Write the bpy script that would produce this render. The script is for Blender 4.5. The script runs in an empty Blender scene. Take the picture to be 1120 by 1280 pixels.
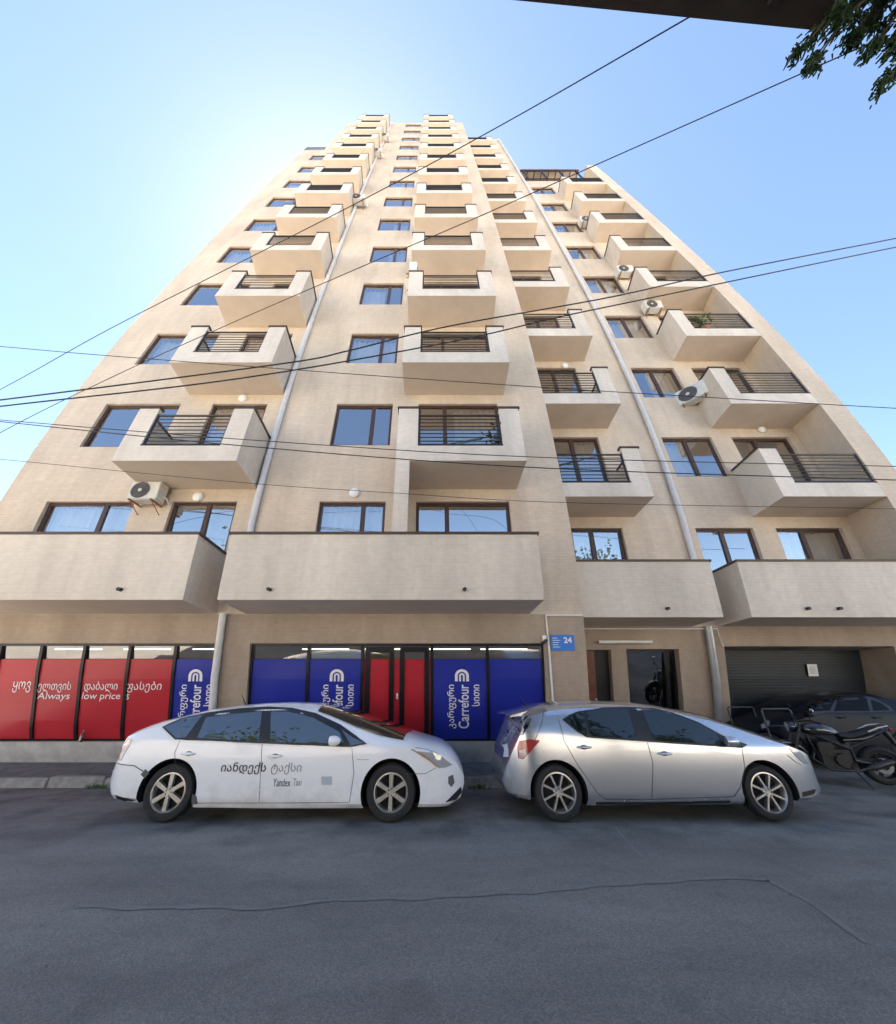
import bpy, bmesh, math, random
from mathutils import Vector, Matrix, geometry
from mathutils.bvhtree import BVHTree
R = math.radians
random.seed(7)
S = bpy.context.scene
COL = S.collection

# ------------------------------------------------------------------ camera, sky, sun, exposure
EYE = 1.42
PITCH = R(24)
FPX, CX, CY = 440.0, 540.0, 679.0          # focal length and optical centre, in pixels of a 1120 x 1280 frame
cam = bpy.data.cameras.new('camera'); cam_ob = bpy.data.objects.new('camera', cam); COL.objects.link(cam_ob)
cam_ob.location = (0, 0, EYE); cam_ob.rotation_euler = (R(90) + PITCH, 0, 0)
cam.sensor_fit = 'VERTICAL'; cam.sensor_height = 36; cam.lens = FPX / 1280 * 36
cam.shift_x = (560 - CX) / 1280; cam.shift_y = (CY - 640) / 1280
cam.clip_start = 0.05; cam.clip_end = 3000
S.camera = cam_ob
W = bpy.data.worlds.new('World'); S.world = W; W.use_nodes = True
SUN_EL, SUN_AZ = R(58), R(-22)             # azimuth measured from the view direction, negative to the left
nt = W.node_tree; bg = nt.nodes['Background']
sky = nt.nodes.new('ShaderNodeTexSky'); sky.sky_type = 'NISHITA'; sky.sun_disc = False
sky.sun_elevation = SUN_EL; sky.sun_rotation = SUN_AZ
sky.altitude = 400; sky.air_density = 1.0; sky.dust_density = .35; sky.ozone_density = 1.0
nt.links.new(sky.outputs[0], bg.inputs[0]); bg.inputs[1].default_value = 0.060
sun = bpy.data.lights.new('sun', 'SUN'); sun.energy = 5.0; sun.angle = R(0.5); sun.color = (1, .94, .85)
sun_ob = bpy.data.objects.new('sun', sun); COL.objects.link(sun_ob)
sdir = Vector((math.sin(SUN_AZ) * math.cos(SUN_EL), math.cos(SUN_AZ) * math.cos(SUN_EL), math.sin(SUN_EL)))
sun_ob.rotation_euler = sdir.to_track_quat('Z', 'Y').to_euler(); sun_ob.location = (0, 30, 80)
S.view_settings.view_transform = 'Standard'; S.view_settings.look = 'None'
S.view_settings.exposure = 2.55; S.view_settings.gamma = 1
S.render.engine = 'CYCLES'
S.cycles.max_bounces = 8; S.cycles.diffuse_bounces = 5; S.cycles.use_denoising = True

# ------------------------------------------------------------------ helpers: pixels, profile of the tower
cp, sp = math.cos(PITCH), math.sin(PITCH)
def U(x, y, d):
    """the point at depth d (metres in front of the camera) seen at pixel x, y"""
    v = (CY - y) / FPX; dd = cp - v * sp; hh = sp + v * cp; k = d / dd
    return Vector(((x - CX) / FPX * k, d, hh * k + EYE))
def G(x, y, z=0.0):
    """the point at height z seen at pixel x, y"""
    v = (CY - y) / FPX; dd = cp - v * sp; hh = sp + v * cp
    return U(x, y, dd * (z - EYE) / hh)
# the tower leans back a little as it rises: drawn height, height, depth of the facade, of the recessed bays, of the balcony fronts
TAB = [(-1.6, -1.373, 8.449, 9.816, 1.0014, 7.342, 0.9982),
       (-1.2, -1.028, 8.242, 9.611, 1.0008, 7.132, 0.9989),
       (-0.6, -0.515, 8.004, 9.382, 0.9988, 6.885, 1.0013),
       (0.6, 0.524, 7.666, 9.066, 1.0013, 6.529, 0.9986),
       (1.2, 1.057, 7.536, 8.944, 1.0029, 6.394, 0.9966),
       (1.9, 1.694, 7.42, 8.835, 1.005, 6.276, 0.9942),
       (2.6, 2.348, 7.338, 8.757, 1.0075, 6.195, 0.9912),
       (3.5, 3.217, 7.278, 8.697, 1.0103, 6.14, 0.9884),
       (4.5, 4.219, 7.26, 8.675, 1.0137, 6.133, 0.9843),
       (6, 5.805, 7.33, 8.734, 1.0193, 6.222, 0.9818),
       (7.5, 7.454, 7.456, 8.838, 1.02, 6.375, 0.9793),
       (9, 9.165, 7.638, 8.994, 1.0221, 6.583, 0.9788),
       (11, 11.519, 7.941, 9.261, 1.0233, 6.92, 0.9767),
       (13, 13.962, 8.31, 9.596, 1.0251, 7.317, 0.9758),
       (15, 16.477, 8.723, 9.979, 1.026, 7.754, 0.9772),
       (18, 20.289, 9.37, 10.584, 1.0231, 8.432, 0.9836),
       (21, 24.06, 10.011, 11.186, 1.0175, 9.103, 0.9839),
       (24, 27.883, 10.688, 11.831, 1.0173, 9.803, 0.9844),
       (27, 31.745, 11.389, 12.506, 1.0168, 10.522, 0.9851),
       (30, 35.636, 12.107, 13.201, 1.0162, 11.254, 0.9858),
       (33, 39.549, 12.836, 13.913, 1.0156, 11.996, 0.9867),
       (36, 43.48, 13.575, 14.636, 1.015, 12.745, 0.9881),
       (39, 47.409, 14.316, 15.363, 1.014, 13.495, 0.9889),
       (42, 51.333, 15.058, 16.093, 1.0128, 14.246, 0.9894),
       (45, 55.266, 15.805, 16.829, 1.0119, 14.999, 0.9899),
       (48, 59.207, 16.555, 17.569, 1.0114, 15.756, 0.9903)]
OS = (-1.6, 0.0, 1.3)
def lerp(a, b, t): return a + (b - a) * t
def P(X, O, z):
    """facade coordinates (along, outward, up) to the world"""
    i = 0
    while i < len(TAB) - 2 and z > TAB[i + 1][0]: i += 1
    a, b = TAB[i], TAB[i + 1]; t = (z - a[0]) / (b[0] - a[0])
    h = lerp(a[1], b[1], t); d0 = lerp(a[2], b[2], t)
    dm, fm = lerp(a[3], b[3], t), lerp(a[4], b[4], t); dp, fp = lerp(a[5], b[5], t), lerp(a[6], b[6], t)
    if O >= 0: s = O / 1.3; d = lerp(d0, dp, s); f = lerp(1, fp, s)
    elif O >= -1.6: s = O / -1.6; d = lerp(d0, dm, s); f = lerp(1, fm, s)
    else: d = dm + (-1.6 - O); f = fm
    return Vector((X * f, d, h + EYE))
def cfac(y):
    pts = ((130, 1.05), (174, 1.035), (306, 1.0), (480, .996), (560, 1.0), (666, 1.015), (700, 1.02), (780, 1.035), (880, 1.056), (930, 1.07), (1100, 1.07))
    for (a, ca), (b, cb) in zip(pts, pts[1:]):
        if y <= b: return lerp(ca, cb, max(0, (y - a) / (b - a)))
    return 1.07
def T(x, y, O=0.0):
    """facade coordinates (along, up) of a spot measured in the photograph"""
    D = 9 - O; a = (875 - y) / 525
    return (x - 540) / (525 * cfac(y) * math.cos(a)) * D, D * math.tan(a)

# ------------------------------------------------------------------ helpers: objects
def link(name, me, mats, parent=None):
    o = bpy.data.objects.new(name, me); COL.objects.link(o)
    if mats is not None:
        for m in (mats if isinstance(mats, (list, tuple)) else [mats]): me.materials.append(m)
    if parent: o.parent = parent
    return o
def bm_obj(name, bm, mats, parent=None, smooth=None, recalc=True):
    if recalc: bmesh.ops.recalc_face_normals(bm, faces=bm.faces)
    me = bpy.data.meshes.new(name); bm.to_mesh(me); bm.free()
    if smooth is not None:
        for p in me.polygons: p.use_smooth = True
        me.set_sharp_from_angle(angle=R(smooth))
    return link(name, me, mats, parent)
def tag(o, label=None, cat=None, group=None, kind=None):
    if label: o['label'] = label
    if cat: o['category'] = cat
    if group: o['group'] = group
    if kind: o['kind'] = kind
    return o
def empty(name, loc=(0, 0, 0), parent=None):
    o = bpy.data.objects.new(name, None); COL.objects.link(o); o.location = loc; o.empty_display_size = .2
    if parent: o.parent = parent
    return o
def quad(bm, pts, mi=0):
    f = bm.faces.new([bm.verts.new(p) for p in pts]); f.material_index = mi; return f
def hexa(bm, c, mi=0):
    """c: eight corners, bottom ring then top ring"""
    v = [bm.verts.new(p) for p in c]
    for q in ((3, 2, 1, 0), (4, 5, 6, 7), (0, 1, 5, 4), (1, 2, 6, 5), (2, 3, 7, 6), (3, 0, 4, 7)):
        bm.faces.new([v[i] for i in q]).material_index = mi
def fbox(bm, x0, x1, o0, o1, z0, z1, mi=0, step=2.0):
    """a box in facade coordinates, cut along its height so that it follows the wall"""
    n = max(1, int(math.ceil((z1 - z0) / (min(step, .35) if z0 < 1.5 else step))))
    rings = []
    for i in range(n + 1):
        z = lerp(z0, z1, i / n)
        rings.append([bm.verts.new(P(x, o, z)) for x, o in ((x0, o0), (x1, o0), (x1, o1), (x0, o1))])
    for a, b in zip(rings, rings[1:]):
        for k in range(4): bm.faces.new((a[k], a[(k + 1) % 4], b[(k + 1) % 4], b[k])).material_index = mi
    bm.faces.new(rings[0][::-1]).material_index = mi; bm.faces.new(rings[-1]).material_index = mi
def wbox(bm, x0, x1, y0, y1, z0, z1, mi=0, M=None):
    c = [Vector(p) for p in ((x0, y0, z0), (x1, y0, z0), (x1, y1, z0), (x0, y1, z0), (x0, y0, z1), (x1, y0, z1), (x1, y1, z1), (x0, y1, z1))]
    if M: c = [M @ p for p in c]
    hexa(bm, c, mi)
def tube(bm, pts, r, n=8, mi=0, cap=True):
    pts = [Vector(p) for p in pts]; rs = r if isinstance(r, (list, tuple)) else [r] * len(pts)
    rings = []; up = None
    for i, p in enumerate(pts):
        t = (pts[min(i + 1, len(pts) - 1)] - pts[max(i - 1, 0)]).normalized()
        if up is None:
            up = Vector((0, 0, 1)) if abs(t.z) < .9 else Vector((1, 0, 0))
        s = t.cross(up).normalized(); up = s.cross(t).normalized()
        rings.append([bm.verts.new(p + (s * math.cos(2 * math.pi * k / n) + up * math.sin(2 * math.pi * k / n)) * rs[i]) for k in range(n)])
    for a, b in zip(rings, rings[1:]):
        for k in range(n): bm.faces.new((a[k], a[(k + 1) % n], b[(k + 1) % n], b[k])).material_index = mi
    if cap:
        bm.faces.new(rings[0][::-1]).material_index = mi; bm.faces.new(rings[-1]).material_index = mi
def lathe(bm, prof, n=40, M=None, mi=0, closed=False):
    """prof: (radius, along axis Y); turned about the Y axis"""
    rings = []
    for r, y in prof:
        ring = []
        for k in range(n):
            a = 2 * math.pi * k / n; p = Vector((r * math.cos(a), y, r * math.sin(a)))
            ring.append(bm.verts.new(M @ p if M else p))
        rings.append(ring)
    pr = list(zip(rings, rings[1:])) + ([(rings[-1], rings[0])] if closed else [])
    for a, b in pr:
        for k in range(n): bm.faces.new((a[k], a[(k + 1) % n], b[(k + 1) % n], b[k])).material_index = mi
    return rings
def ball(bm, c, r, M=None, u=12, v=8, mi=0):
    c = Vector(c); r = Vector(r) if hasattr(r, '__len__') else Vector((r, r, r))
    rows = []
    for j in range(v + 1):
        th = math.pi * j / v
        rows.append([bm.verts.new((M @ q if M else q)) for q in [c + Vector((r.x * math.sin(th) * math.cos(2 * math.pi * k / u), r.y * math.sin(th) * math.sin(2 * math.pi * k / u), r.z * math.cos(th))) for k in range(u)]])
    for a, b in zip(rows, rows[1:]):
        for k in range(u): bm.faces.new((a[k], b[k], b[(k + 1) % u], a[(k + 1) % u])).material_index = mi
    bmesh.ops.remove_doubles(bm, verts=rows[0] + rows[-1], dist=1e-5)

# ------------------------------------------------------------------ materials
def nodes(name):
    m = bpy.data.materials.new(name); m.use_nodes = True
    return m, m.node_tree, m.node_tree.nodes['Principled BSDF']
def pbr(name, col, rough=.6, metal=0.0, spec=.5, coat=0.0, emit=None, noise=0.0, nscale=6.0, bump=0.0, bscale=40.0, col2=None):
    m, t, b = nodes(name)
    b.inputs['Base Color'].default_value = (*col, 1); b.inputs['Roughness'].default_value = rough
    b.inputs['Metallic'].default_value = metal; b.inputs['Specular IOR Level'].default_value = spec
    b.inputs['Coat Weight'].default_value = coat; b.inputs['Coat Roughness'].default_value = .03
    if emit: b.inputs['Emission Color'].default_value = (*emit[0], 1); b.inputs['Emission Strength'].default_value = emit[1]
    if noise or col2:
        tc = t.nodes.new('ShaderNodeTexCoord'); n = t.nodes.new('ShaderNodeTexNoise'); n.inputs['Scale'].default_value = nscale
        n.inputs['Detail'].default_value = 6; n.inputs['Roughness'].default_value = .65
        t.links.new(tc.outputs['Object'], n.inputs['Vector'])
        r = t.nodes.new('ShaderNodeValToRGB'); r.color_ramp.elements[0].position = .3; r.color_ramp.elements[1].position = .7
        c2 = col2 or tuple(c * (1 + noise) for c in col); c1 = col if col2 else tuple(c * (1 - noise) for c in col)
        r.color_ramp.elements[0].color = (*c1, 1); r.color_ramp.elements[1].color = (*c2, 1)
        t.links.new(n.outputs['Fac'], r.inputs['Fac']); t.links.new(r.outputs[0], b.inputs['Base Color'])
    if bump:
        tc = t.nodes.new('ShaderNodeTexCoord'); n = t.nodes.new('ShaderNodeTexNoise'); n.inputs['Scale'].default_value = bscale; n.inputs['Detail'].default_value = 5
        bp = t.nodes.new('ShaderNodeBump'); bp.inputs['Strength'].default_value = bump; bp.inputs['Distance'].default_value = .02
        t.links.new(tc.outputs['Object'], n.inputs['Vector']); t.links.new(n.outputs['Fac'], bp.inputs['Height']); t.links.new(bp.outputs[0], b.inputs['Normal'])
    return m
def facade_mat(name, c1, c2, mortar, bump=.35, stain=.25, row=.07):
    """plaster raked into narrow brick courses, with weather stains"""
    m, t, b = nodes(name); N = t.nodes.new; L = t.links.new
    b.inputs['Roughness'].default_value = .85; b.inputs['Specular IOR Level'].default_value = .25
    tc = N('ShaderNodeTexCoord'); sep = N('ShaderNodeSeparateXYZ'); L(tc.outputs['Object'], sep.inputs[0])
    add = N('ShaderNodeMath'); add.operation = 'ADD'; L(sep.outputs[0], add.inputs[0]); L(sep.outputs[1], add.inputs[1])
    cmb = N('ShaderNodeCombineXYZ'); L(add.outputs[0], cmb.inputs[0]); L(sep.outputs[2], cmb.inputs[1])
    br = N('ShaderNodeTexBrick'); L(cmb.outputs[0], br.inputs['Vector'])
    br.inputs['Scale'].default_value = 1; br.inputs['Brick Width'].default_value = .38; br.inputs['Row Height'].default_value = row
    br.inputs['Mortar Size'].default_value = .008; br.inputs['Mortar Smooth'].default_value = .6; br.inputs['Bias'].default_value = 0
    br.inputs['Color1'].default_value = (*c1, 1); br.inputs['Color2'].default_value = (*c2, 1); br.inputs['Mortar'].default_value = (*mortar, 1)
    n1 = N('ShaderNodeTexNoise'); n1.inputs['Scale'].default_value = .55; n1.inputs['Detail'].default_value = 7; n1.inputs['Roughness'].default_value = .6
    mp = N('ShaderNodeMapping'); mp.inputs['Scale'].default_value = (1.6, 1.6, .5); L(tc.outputs['Object'], mp.inputs[0]); L(mp.outputs[0], n1.inputs['Vector'])
    n2 = N('ShaderNodeTexNoise'); n2.inputs['Scale'].default_value = 9; n2.inputs['Detail'].default_value = 6
    mp2 = N('ShaderNodeMapping'); mp2.inputs['Scale'].default_value = (.8, .8, 1.6); L(tc.outputs['Object'], mp2.inputs[0]); L(mp2.outputs[0], n2.inputs['Vector'])
    r1 = N('ShaderNodeMapRange'); r1.inputs['From Min'].default_value = .3; r1.inputs['From Max'].default_value = .75; r1.inputs['To Min'].default_value = 1 - stain; r1.inputs['To Max'].default_value = 1.08
    L(n1.outputs['Fac'], r1.inputs['Value'])
    r2 = N('ShaderNodeMapRange'); r2.inputs['From Min'].default_value = .3; r2.inputs['From Max'].default_value = .7; r2.inputs['To Min'].default_value = .945; r2.inputs['To Max'].default_value = 1.05
    L(n2.outputs['Fac'], r2.inputs['Value'])
    mu = N('ShaderNodeMath'); mu.operation = 'MULTIPLY'; L(r1.outputs[0], mu.inputs[0]); L(r2.outputs[0], mu.inputs[1])
    n3 = N('ShaderNodeTexNoise'); n3.inputs['Scale'].default_value = 1; n3.inputs['Detail'].default_value = 5; n3.inputs['Roughness'].default_value = .7
    mp3 = N('ShaderNodeMapping'); mp3.inputs['Scale'].default_value = (3.2, 3.2, .10); L(tc.outputs['Object'], mp3.inputs[0]); L(mp3.outputs[0], n3.inputs['Vector'])
    r3 = N('ShaderNodeMapRange'); r3.inputs['From Min'].default_value = .30; r3.inputs['From Max'].default_value = .55; r3.inputs['To Min'].default_value = .93; r3.inputs['To Max'].default_value = 1.02; L(n3.outputs['Fac'], r3.inputs['Value'])
    mu_ = N('ShaderNodeMath'); mu_.operation = 'MULTIPLY'; L(mu.outputs[0], mu_.inputs[0]); L(r3.outputs[0], mu_.inputs[1]); mu = mu_
    vm = N('ShaderNodeVectorMath'); vm.operation = 'SCALE'; L(br.outputs['Color'], vm.inputs[0]); L(mu.outputs[0], vm.inputs['Scale'])
    L(vm.outputs[0], b.inputs['Base Color'])
    bp = N('ShaderNodeBump'); bp.inputs['Strength'].default_value = bump; bp.inputs['Distance'].default_value = .012
    hh = N('ShaderNodeMath'); hh.operation = 'SUBTRACT'; L(n2.outputs['Fac'], hh.inputs[0]); L(br.outputs['Fac'], hh.inputs[1])
    L(hh.outputs[0], bp.inputs['Height']); L(bp.outputs[0], b.inputs['Normal'])
    return m
def glass_mat(name, tint=(1, .98, .95), refl=.5, see=(.8, .84, .84)):
    m, t, b = nodes(name); N = t.nodes.new; L = t.links.new
    out = t.nodes['Material Output']; t.nodes.remove(b)
    tr = N('ShaderNodeBsdfTransparent'); tr.inputs[0].default_value = (*see, 1)
    gl = N('ShaderNodeBsdfGlossy'); gl.inputs['Color'].default_value = (*tint, 1); gl.inputs['Roughness'].default_value = .01
    tc = N('ShaderNodeTexCoord'); n = N('ShaderNodeTexNoise'); n.inputs['Scale'].default_value = 1.1; n.inputs['Detail'].default_value = 1
    bp = N('ShaderNodeBump'); bp.inputs['Strength'].default_value = .06; bp.inputs['Distance'].default_value = .05
    L(tc.outputs['Object'], n.inputs['Vector']); L(n.outputs['Fac'], bp.inputs['Height']); L(bp.outputs[0], gl.inputs['Normal'])
    fr = N('ShaderNodeLayerWeight'); fr.inputs['Blend'].default_value = .25
    mr = N('ShaderNodeMapRange'); mr.inputs['To Min'].default_value = refl; mr.inputs['To Max'].default_value = .95; L(fr.outputs['Fresnel'], mr.inputs['Value'])
    mx = N('ShaderNodeMixShader'); L(mr.outputs[0], mx.inputs[0]); L(tr.outputs[0], mx.inputs[1]); L(gl.outputs[0], mx.inputs[2])
    L(mx.outputs[0], out.inputs[0]); return m

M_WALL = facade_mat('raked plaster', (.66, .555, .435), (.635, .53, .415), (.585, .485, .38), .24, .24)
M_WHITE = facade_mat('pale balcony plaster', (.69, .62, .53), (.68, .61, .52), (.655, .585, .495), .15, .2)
M_BASE = facade_mat('shade-toned ground floor plaster', (.42, .34, .27), (.41, .333, .263), (.395, .32, .252), .10, .3)  # own taupe, darkened further to paint in the shade below the balconies
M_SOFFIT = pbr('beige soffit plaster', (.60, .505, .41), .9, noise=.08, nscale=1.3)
M_COPING = pbr('brown metal coping', (.055, .036, .030), .5)
M_FRAME = pbr('brown window frame', (.060, .030, .022), .4)
M_DARKFRAME = pbr('dark shop frame', (.014, .014, .016), .35, .3)
M_RAIL = pbr('black railing paint', (.013, .012, .013), .45)
M_GLASS = glass_mat('window glass')
M_SHOPGLASS = glass_mat('shop glass', refl=.30, see=(.9, .9, .85))
M_DARK = pbr('painted room shade', (.03, .028, .026), .9)  # almost black, the gloom of unlit rooms put into the colour
M_CURTAIN = pbr('white curtain', (.72, .72, .70), .9)
M_GREYCURT = pbr('grey curtain', (.36, .36, .33), .9)
M_PIPE = pbr('white drainpipe', (.62, .62, .62), .4, noise=.08)
M_ZINC = pbr('zinc drainpipe', (.42, .44, .46), .35, .5, noise=.1)
M_WHITEPAINT = pbr('white enamel', (.78, .78, .76), .35, noise=.05)
M_BLACK = pbr('black plastic', (.012, .012, .013), .5)
M_RUBBER = pbr('tyre rubber', (.018, .018, .019), .8, noise=.3, nscale=30, bump=.3, bscale=90)
M_ASPH = None

# ------------------------------------------------------------------ ground
def road_mat():
    m, t, b = nodes('worn asphalt'); N = t.nodes.new; L = t.links.new
    tc = N('ShaderNodeTexCoord')
    n1 = N('ShaderNodeTexNoise'); n1.inputs['Scale'].default_value = .55; n1.inputs['Detail'].default_value = 8; n1.inputs['Roughness'].default_value = .62
    mp = N('ShaderNodeMapping'); mp.inputs['Scale'].default_value = (.45, 1.5, 1); L(tc.outputs['Object'], mp.inputs[0]); L(mp.outputs[0], n1.inputs['Vector'])
    n2 = N('ShaderNodeTexNoise'); n2.inputs['Scale'].default_value = 95; n2.inputs['Detail'].default_value = 4; L(tc.outputs['Object'], n2.inputs['Vector'])
    v = N('ShaderNodeTexVoronoi'); v.inputs['Scale'].default_value = 80; L(tc.outputs['Object'], v.inputs['Vector'])
    r = N('ShaderNodeValToRGB'); e = r.color_ramp.elements
    e[0].position = .34; e[0].color = (.160, .150, .134, 1); e[1].position = .66; e[1].color = (.262, .245, .217, 1)
    L(n1.outputs['Fac'], r.inputs['Fac'])
    r2 = N('ShaderNodeMapRange'); r2.inputs['From Min'].default_value = .3; r2.inputs['From Max'].default_value = .72; r2.inputs['To Min'].default_value = .8; r2.inputs['To Max'].default_value = 1.2; L(n2.outputs['Fac'], r2.inputs['Value'])
    sp_ = N('ShaderNodeTexNoise'); sp_.inputs['Scale'].default_value = 3.2; sp_.inputs['Detail'].default_value = 5; L(tc.outputs['Object'], sp_.inputs['Vector'])
    r3 = N('ShaderNodeMapRange'); r3.inputs['From Min'].default_value = .3; r3.inputs['From Max'].default_value = .45; r3.inputs['To Min'].default_value = .86; r3.inputs['To Max'].default_value = 1; L(sp_.outputs['Fac'], r3.inputs['Value'])
    # single stones of the wearing course, some pale, some dark
    v.inputs['Scale'].default_value = 105; sv = N('ShaderNodeSeparateColor'); L(v.outputs['Color'], sv.inputs[0])
    r4 = N('ShaderNodeMapRange'); r4.inputs['To Min'].default_value = .80; r4.inputs['To Max'].default_value = 1.22; L(sv.outputs[0], r4.inputs['Value'])
    mu = N('ShaderNodeMath'); mu.operation = 'MULTIPLY'; L(r2.outputs[0], mu.inputs[0]); L(r3.outputs[0], mu.inputs[1])
    mu2 = N('ShaderNodeMath'); mu2.operation = 'MULTIPLY'; L(mu.outputs[0], mu2.inputs[0]); L(r4.outputs[0], mu2.inputs[1])
    # oil and drip stains where cars stand by the kerb
    so = N('ShaderNodeSeparateXYZ'); L(tc.outputs['Object'], so.inputs[0])
    bd = N('ShaderNodeMapRange'); bd.inputs['From Min'].default_value = 4.3; bd.inputs['From Max'].default_value = 5.4; L(so.outputs[1], bd.inputs['Value'])
    on = N('ShaderNodeTexNoise'); on.inputs['Scale'].default_value = 1.5; on.inputs['Detail'].default_value = 6; L(tc.outputs['Object'], on.inputs['Vector'])
    om = N('ShaderNodeMapRange'); om.inputs['From Min'].default_value = .46; om.inputs['From Max'].default_value = .68; om.inputs['To Max'].default_value = .55; L(on.outputs['Fac'], om.inputs['Value'])
    ob = N('ShaderNodeMath'); ob.operation = 'MULTIPLY'; L(bd.outputs[0], ob.inputs[0]); L(om.outputs[0], ob.inputs[1])
    oi = N('ShaderNodeMath'); oi.operation = 'SUBTRACT'; oi.inputs[0].default_value = 1; L(ob.outputs[0], oi.inputs[1])
    mu3 = N('ShaderNodeMath'); mu3.operation = 'MULTIPLY'; L(mu2.outputs[0], mu3.inputs[0]); L(oi.outputs[0], mu3.inputs[1]); mu2 = mu3
    vm = N('ShaderNodeVectorMath'); vm.operation = 'SCALE'; L(r.outputs[0], vm.inputs[0]); L(mu2.outputs[0], vm.inputs['Scale']); L(vm.outputs[0], b.inputs['Base Color'])
    b.inputs['Roughness'].default_value = .75; b.inputs['Specular IOR Level'].default_value = .35
    bp = N('ShaderNodeBump'); bp.inputs['Strength'].default_value = .5; bp.inputs['Distance'].default_value = .008; L(n2.outputs['Fac'], bp.inputs['Height']); L(bp.outputs[0], b.inputs['Normal'])
    return m
M_ROAD = road_mat()
M_TAR = pbr('tar seam', (.215, .202, .180), .8, noise=.12, nscale=14)
M_PAVE = pbr('pavement asphalt', (.13, .128, .128), .85, noise=.35, nscale=5, bump=.4, bscale=70)
M_KERB = pbr('kerb concrete', (.27, .262, .25), .85, noise=.35, nscale=7, bump=.4, bscale=45)
M_PLINTH = pbr('painted plinth', (.46, .46, .45), .75, noise=.22, nscale=4, bump=.25, bscale=30)
M_EARTH = pbr('dry ground', (.50, .445, .39), .9, noise=.2, nscale=.2)

def grid_sheet(name, x0, x1, y0, y1, zf, mat, nx=2, ny=2, kind='structure'):
    bm = bmesh.new(); V = [[bm.verts.new((lerp(x0, x1, i / nx), lerp(y0, y1, j / ny), zf(lerp(x0, x1, i / nx), lerp(y0, y1, j / ny)))) for i in range(nx + 1)] for j in range(ny + 1)]
    for j in range(ny):
        for i in range(nx): bm.faces.new((V[j][i], V[j][i + 1], V[j + 1][i + 1], V[j + 1][i]))
    o = bm_obj(name, bm, mat); tag(o, kind=kind); return o
grid_sheet('ground', -900, 900, -900, 900, lambda x, y: -.02, M_EARTH)
grid_sheet('road', -40, 60, -2.9, 7.45, lambda x, y: 0, M_ROAD)
KERB_END = 2.6
# kerb of separate worn stones
bm = bmesh.new(); x = -30.0
while x < KERB_END:
    L_ = random.uniform(.85, 1.1); dz = random.uniform(-.012, .012); dy = random.uniform(-.012, .012)
    b0 = bmesh.new(); wbox(b0, x + .006, x + L_ - .006, 7.42 + dy, 7.58 + dy, -.05, .155 + dz)
    bmesh.ops.bevel(b0, geom=list(b0.edges), offset=.018, segments=2, affect='EDGES')
    me = bpy.data.meshes.new('k'); b0.to_mesh(me); b0.free(); bm.from_mesh(me); bpy.data.meshes.remove(me); x += L_
tag(bm_obj('kerb', bm, M_KERB, smooth=40), kind='structure')
grid_sheet('pavement', -30, KERB_END + .5, 7.55, 9.0, lambda x, y: .145 + max(0, (y - 7.6)) * .20, M_PAVE, 20, 8)
bm = bmesh.new()       # forecourt ramp up to the doors and the garage
nx, ny = 24, 12
V = [[None] * (nx + 1) for _ in range(ny + 1)]
for j in range(ny + 1):
    for i in range(nx + 1):
        xx, yy = lerp(KERB_END - .2, 30, i / nx), lerp(7.0, 13, j / ny)
        V[j][i] = bm.verts.new((xx, yy, .004 + max(0, min(1, (yy - 7.1) / 2.6)) ** 1.2 * .33))
for j in range(ny):
    for i in range(nx): bm.faces.new((V[j][i], V[j][i + 1], V[j + 1][i + 1], V[j + 1][i]))
tag(bm_obj('forecourt', bm, M_ROAD, smooth=60), kind='structure')
# tar seams poured along the road
def seam(pts, w):
    bm = bmesh.new(); prev = None; pts = [G(*p) for p in pts]
    dense = []
    for a, b in zip(pts, pts[1:]):
        n = max(2, int((b - a).length / .06))
        dense += [a.lerp(b, k / n) for k in range(n)]
    dense.append(pts[-1]); ph = random.uniform(0, 9)
    for i, p in enumerate(dense):
        t = (dense[min(i + 1, len(dense) - 1)] - dense[max(0, i - 1)]).normalized(); s = Vector((-t.y, t.x, 0))
        ww = w * (.5 + .3 * math.sin(i * .9 + ph) + random.uniform(0, .5)); jit = .012 * math.sin(i * .37 + ph)
        row = [bm.verts.new(p + s * (ww + jit) + Vector((0, 0, .004))), bm.verts.new(p + s * (jit - ww) + Vector((0, 0, .004)))]
        if prev: bm.faces.new((prev[0], prev[1], row[1], row[0]))
        prev = row
    tag(bm_obj('tar_seam', bm, M_TAR), kind='structure')
seam([(95, 1134), (250, 1135), (330, 1136), (390, 1128), (480, 1124), (600, 1120), (700, 1112), (800, 1104), (900, 1098), (960, 1100)], .030)
seam([(960, 1100), (1000, 1122), (1040, 1148), (1085, 1180)], .026)
seam([(770, 1035), (800, 1070), (830, 1096)], .012)

# ------------------------------------------------------------------ the tower
tower = tag(empty('apartment_building', (0, 8.4, .3)), 'tall beige apartment tower with stacked pale balconies above a shop with red and blue windows', 'building')
def own(o):
    o.parent = tower; o.matrix_parent_inverse = Matrix.Translation(-tower.location); return o
def sub(o, part):
    o.parent = part; o.matrix_parent_inverse = part.matrix_basis.inverted() if False else Matrix.Identity(4); return o
FL = 3.06
def zslab(k): return 1.87 + FL * (k - 1)
def ztop(k): return 4.60 + FL * (k - 1)

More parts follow.
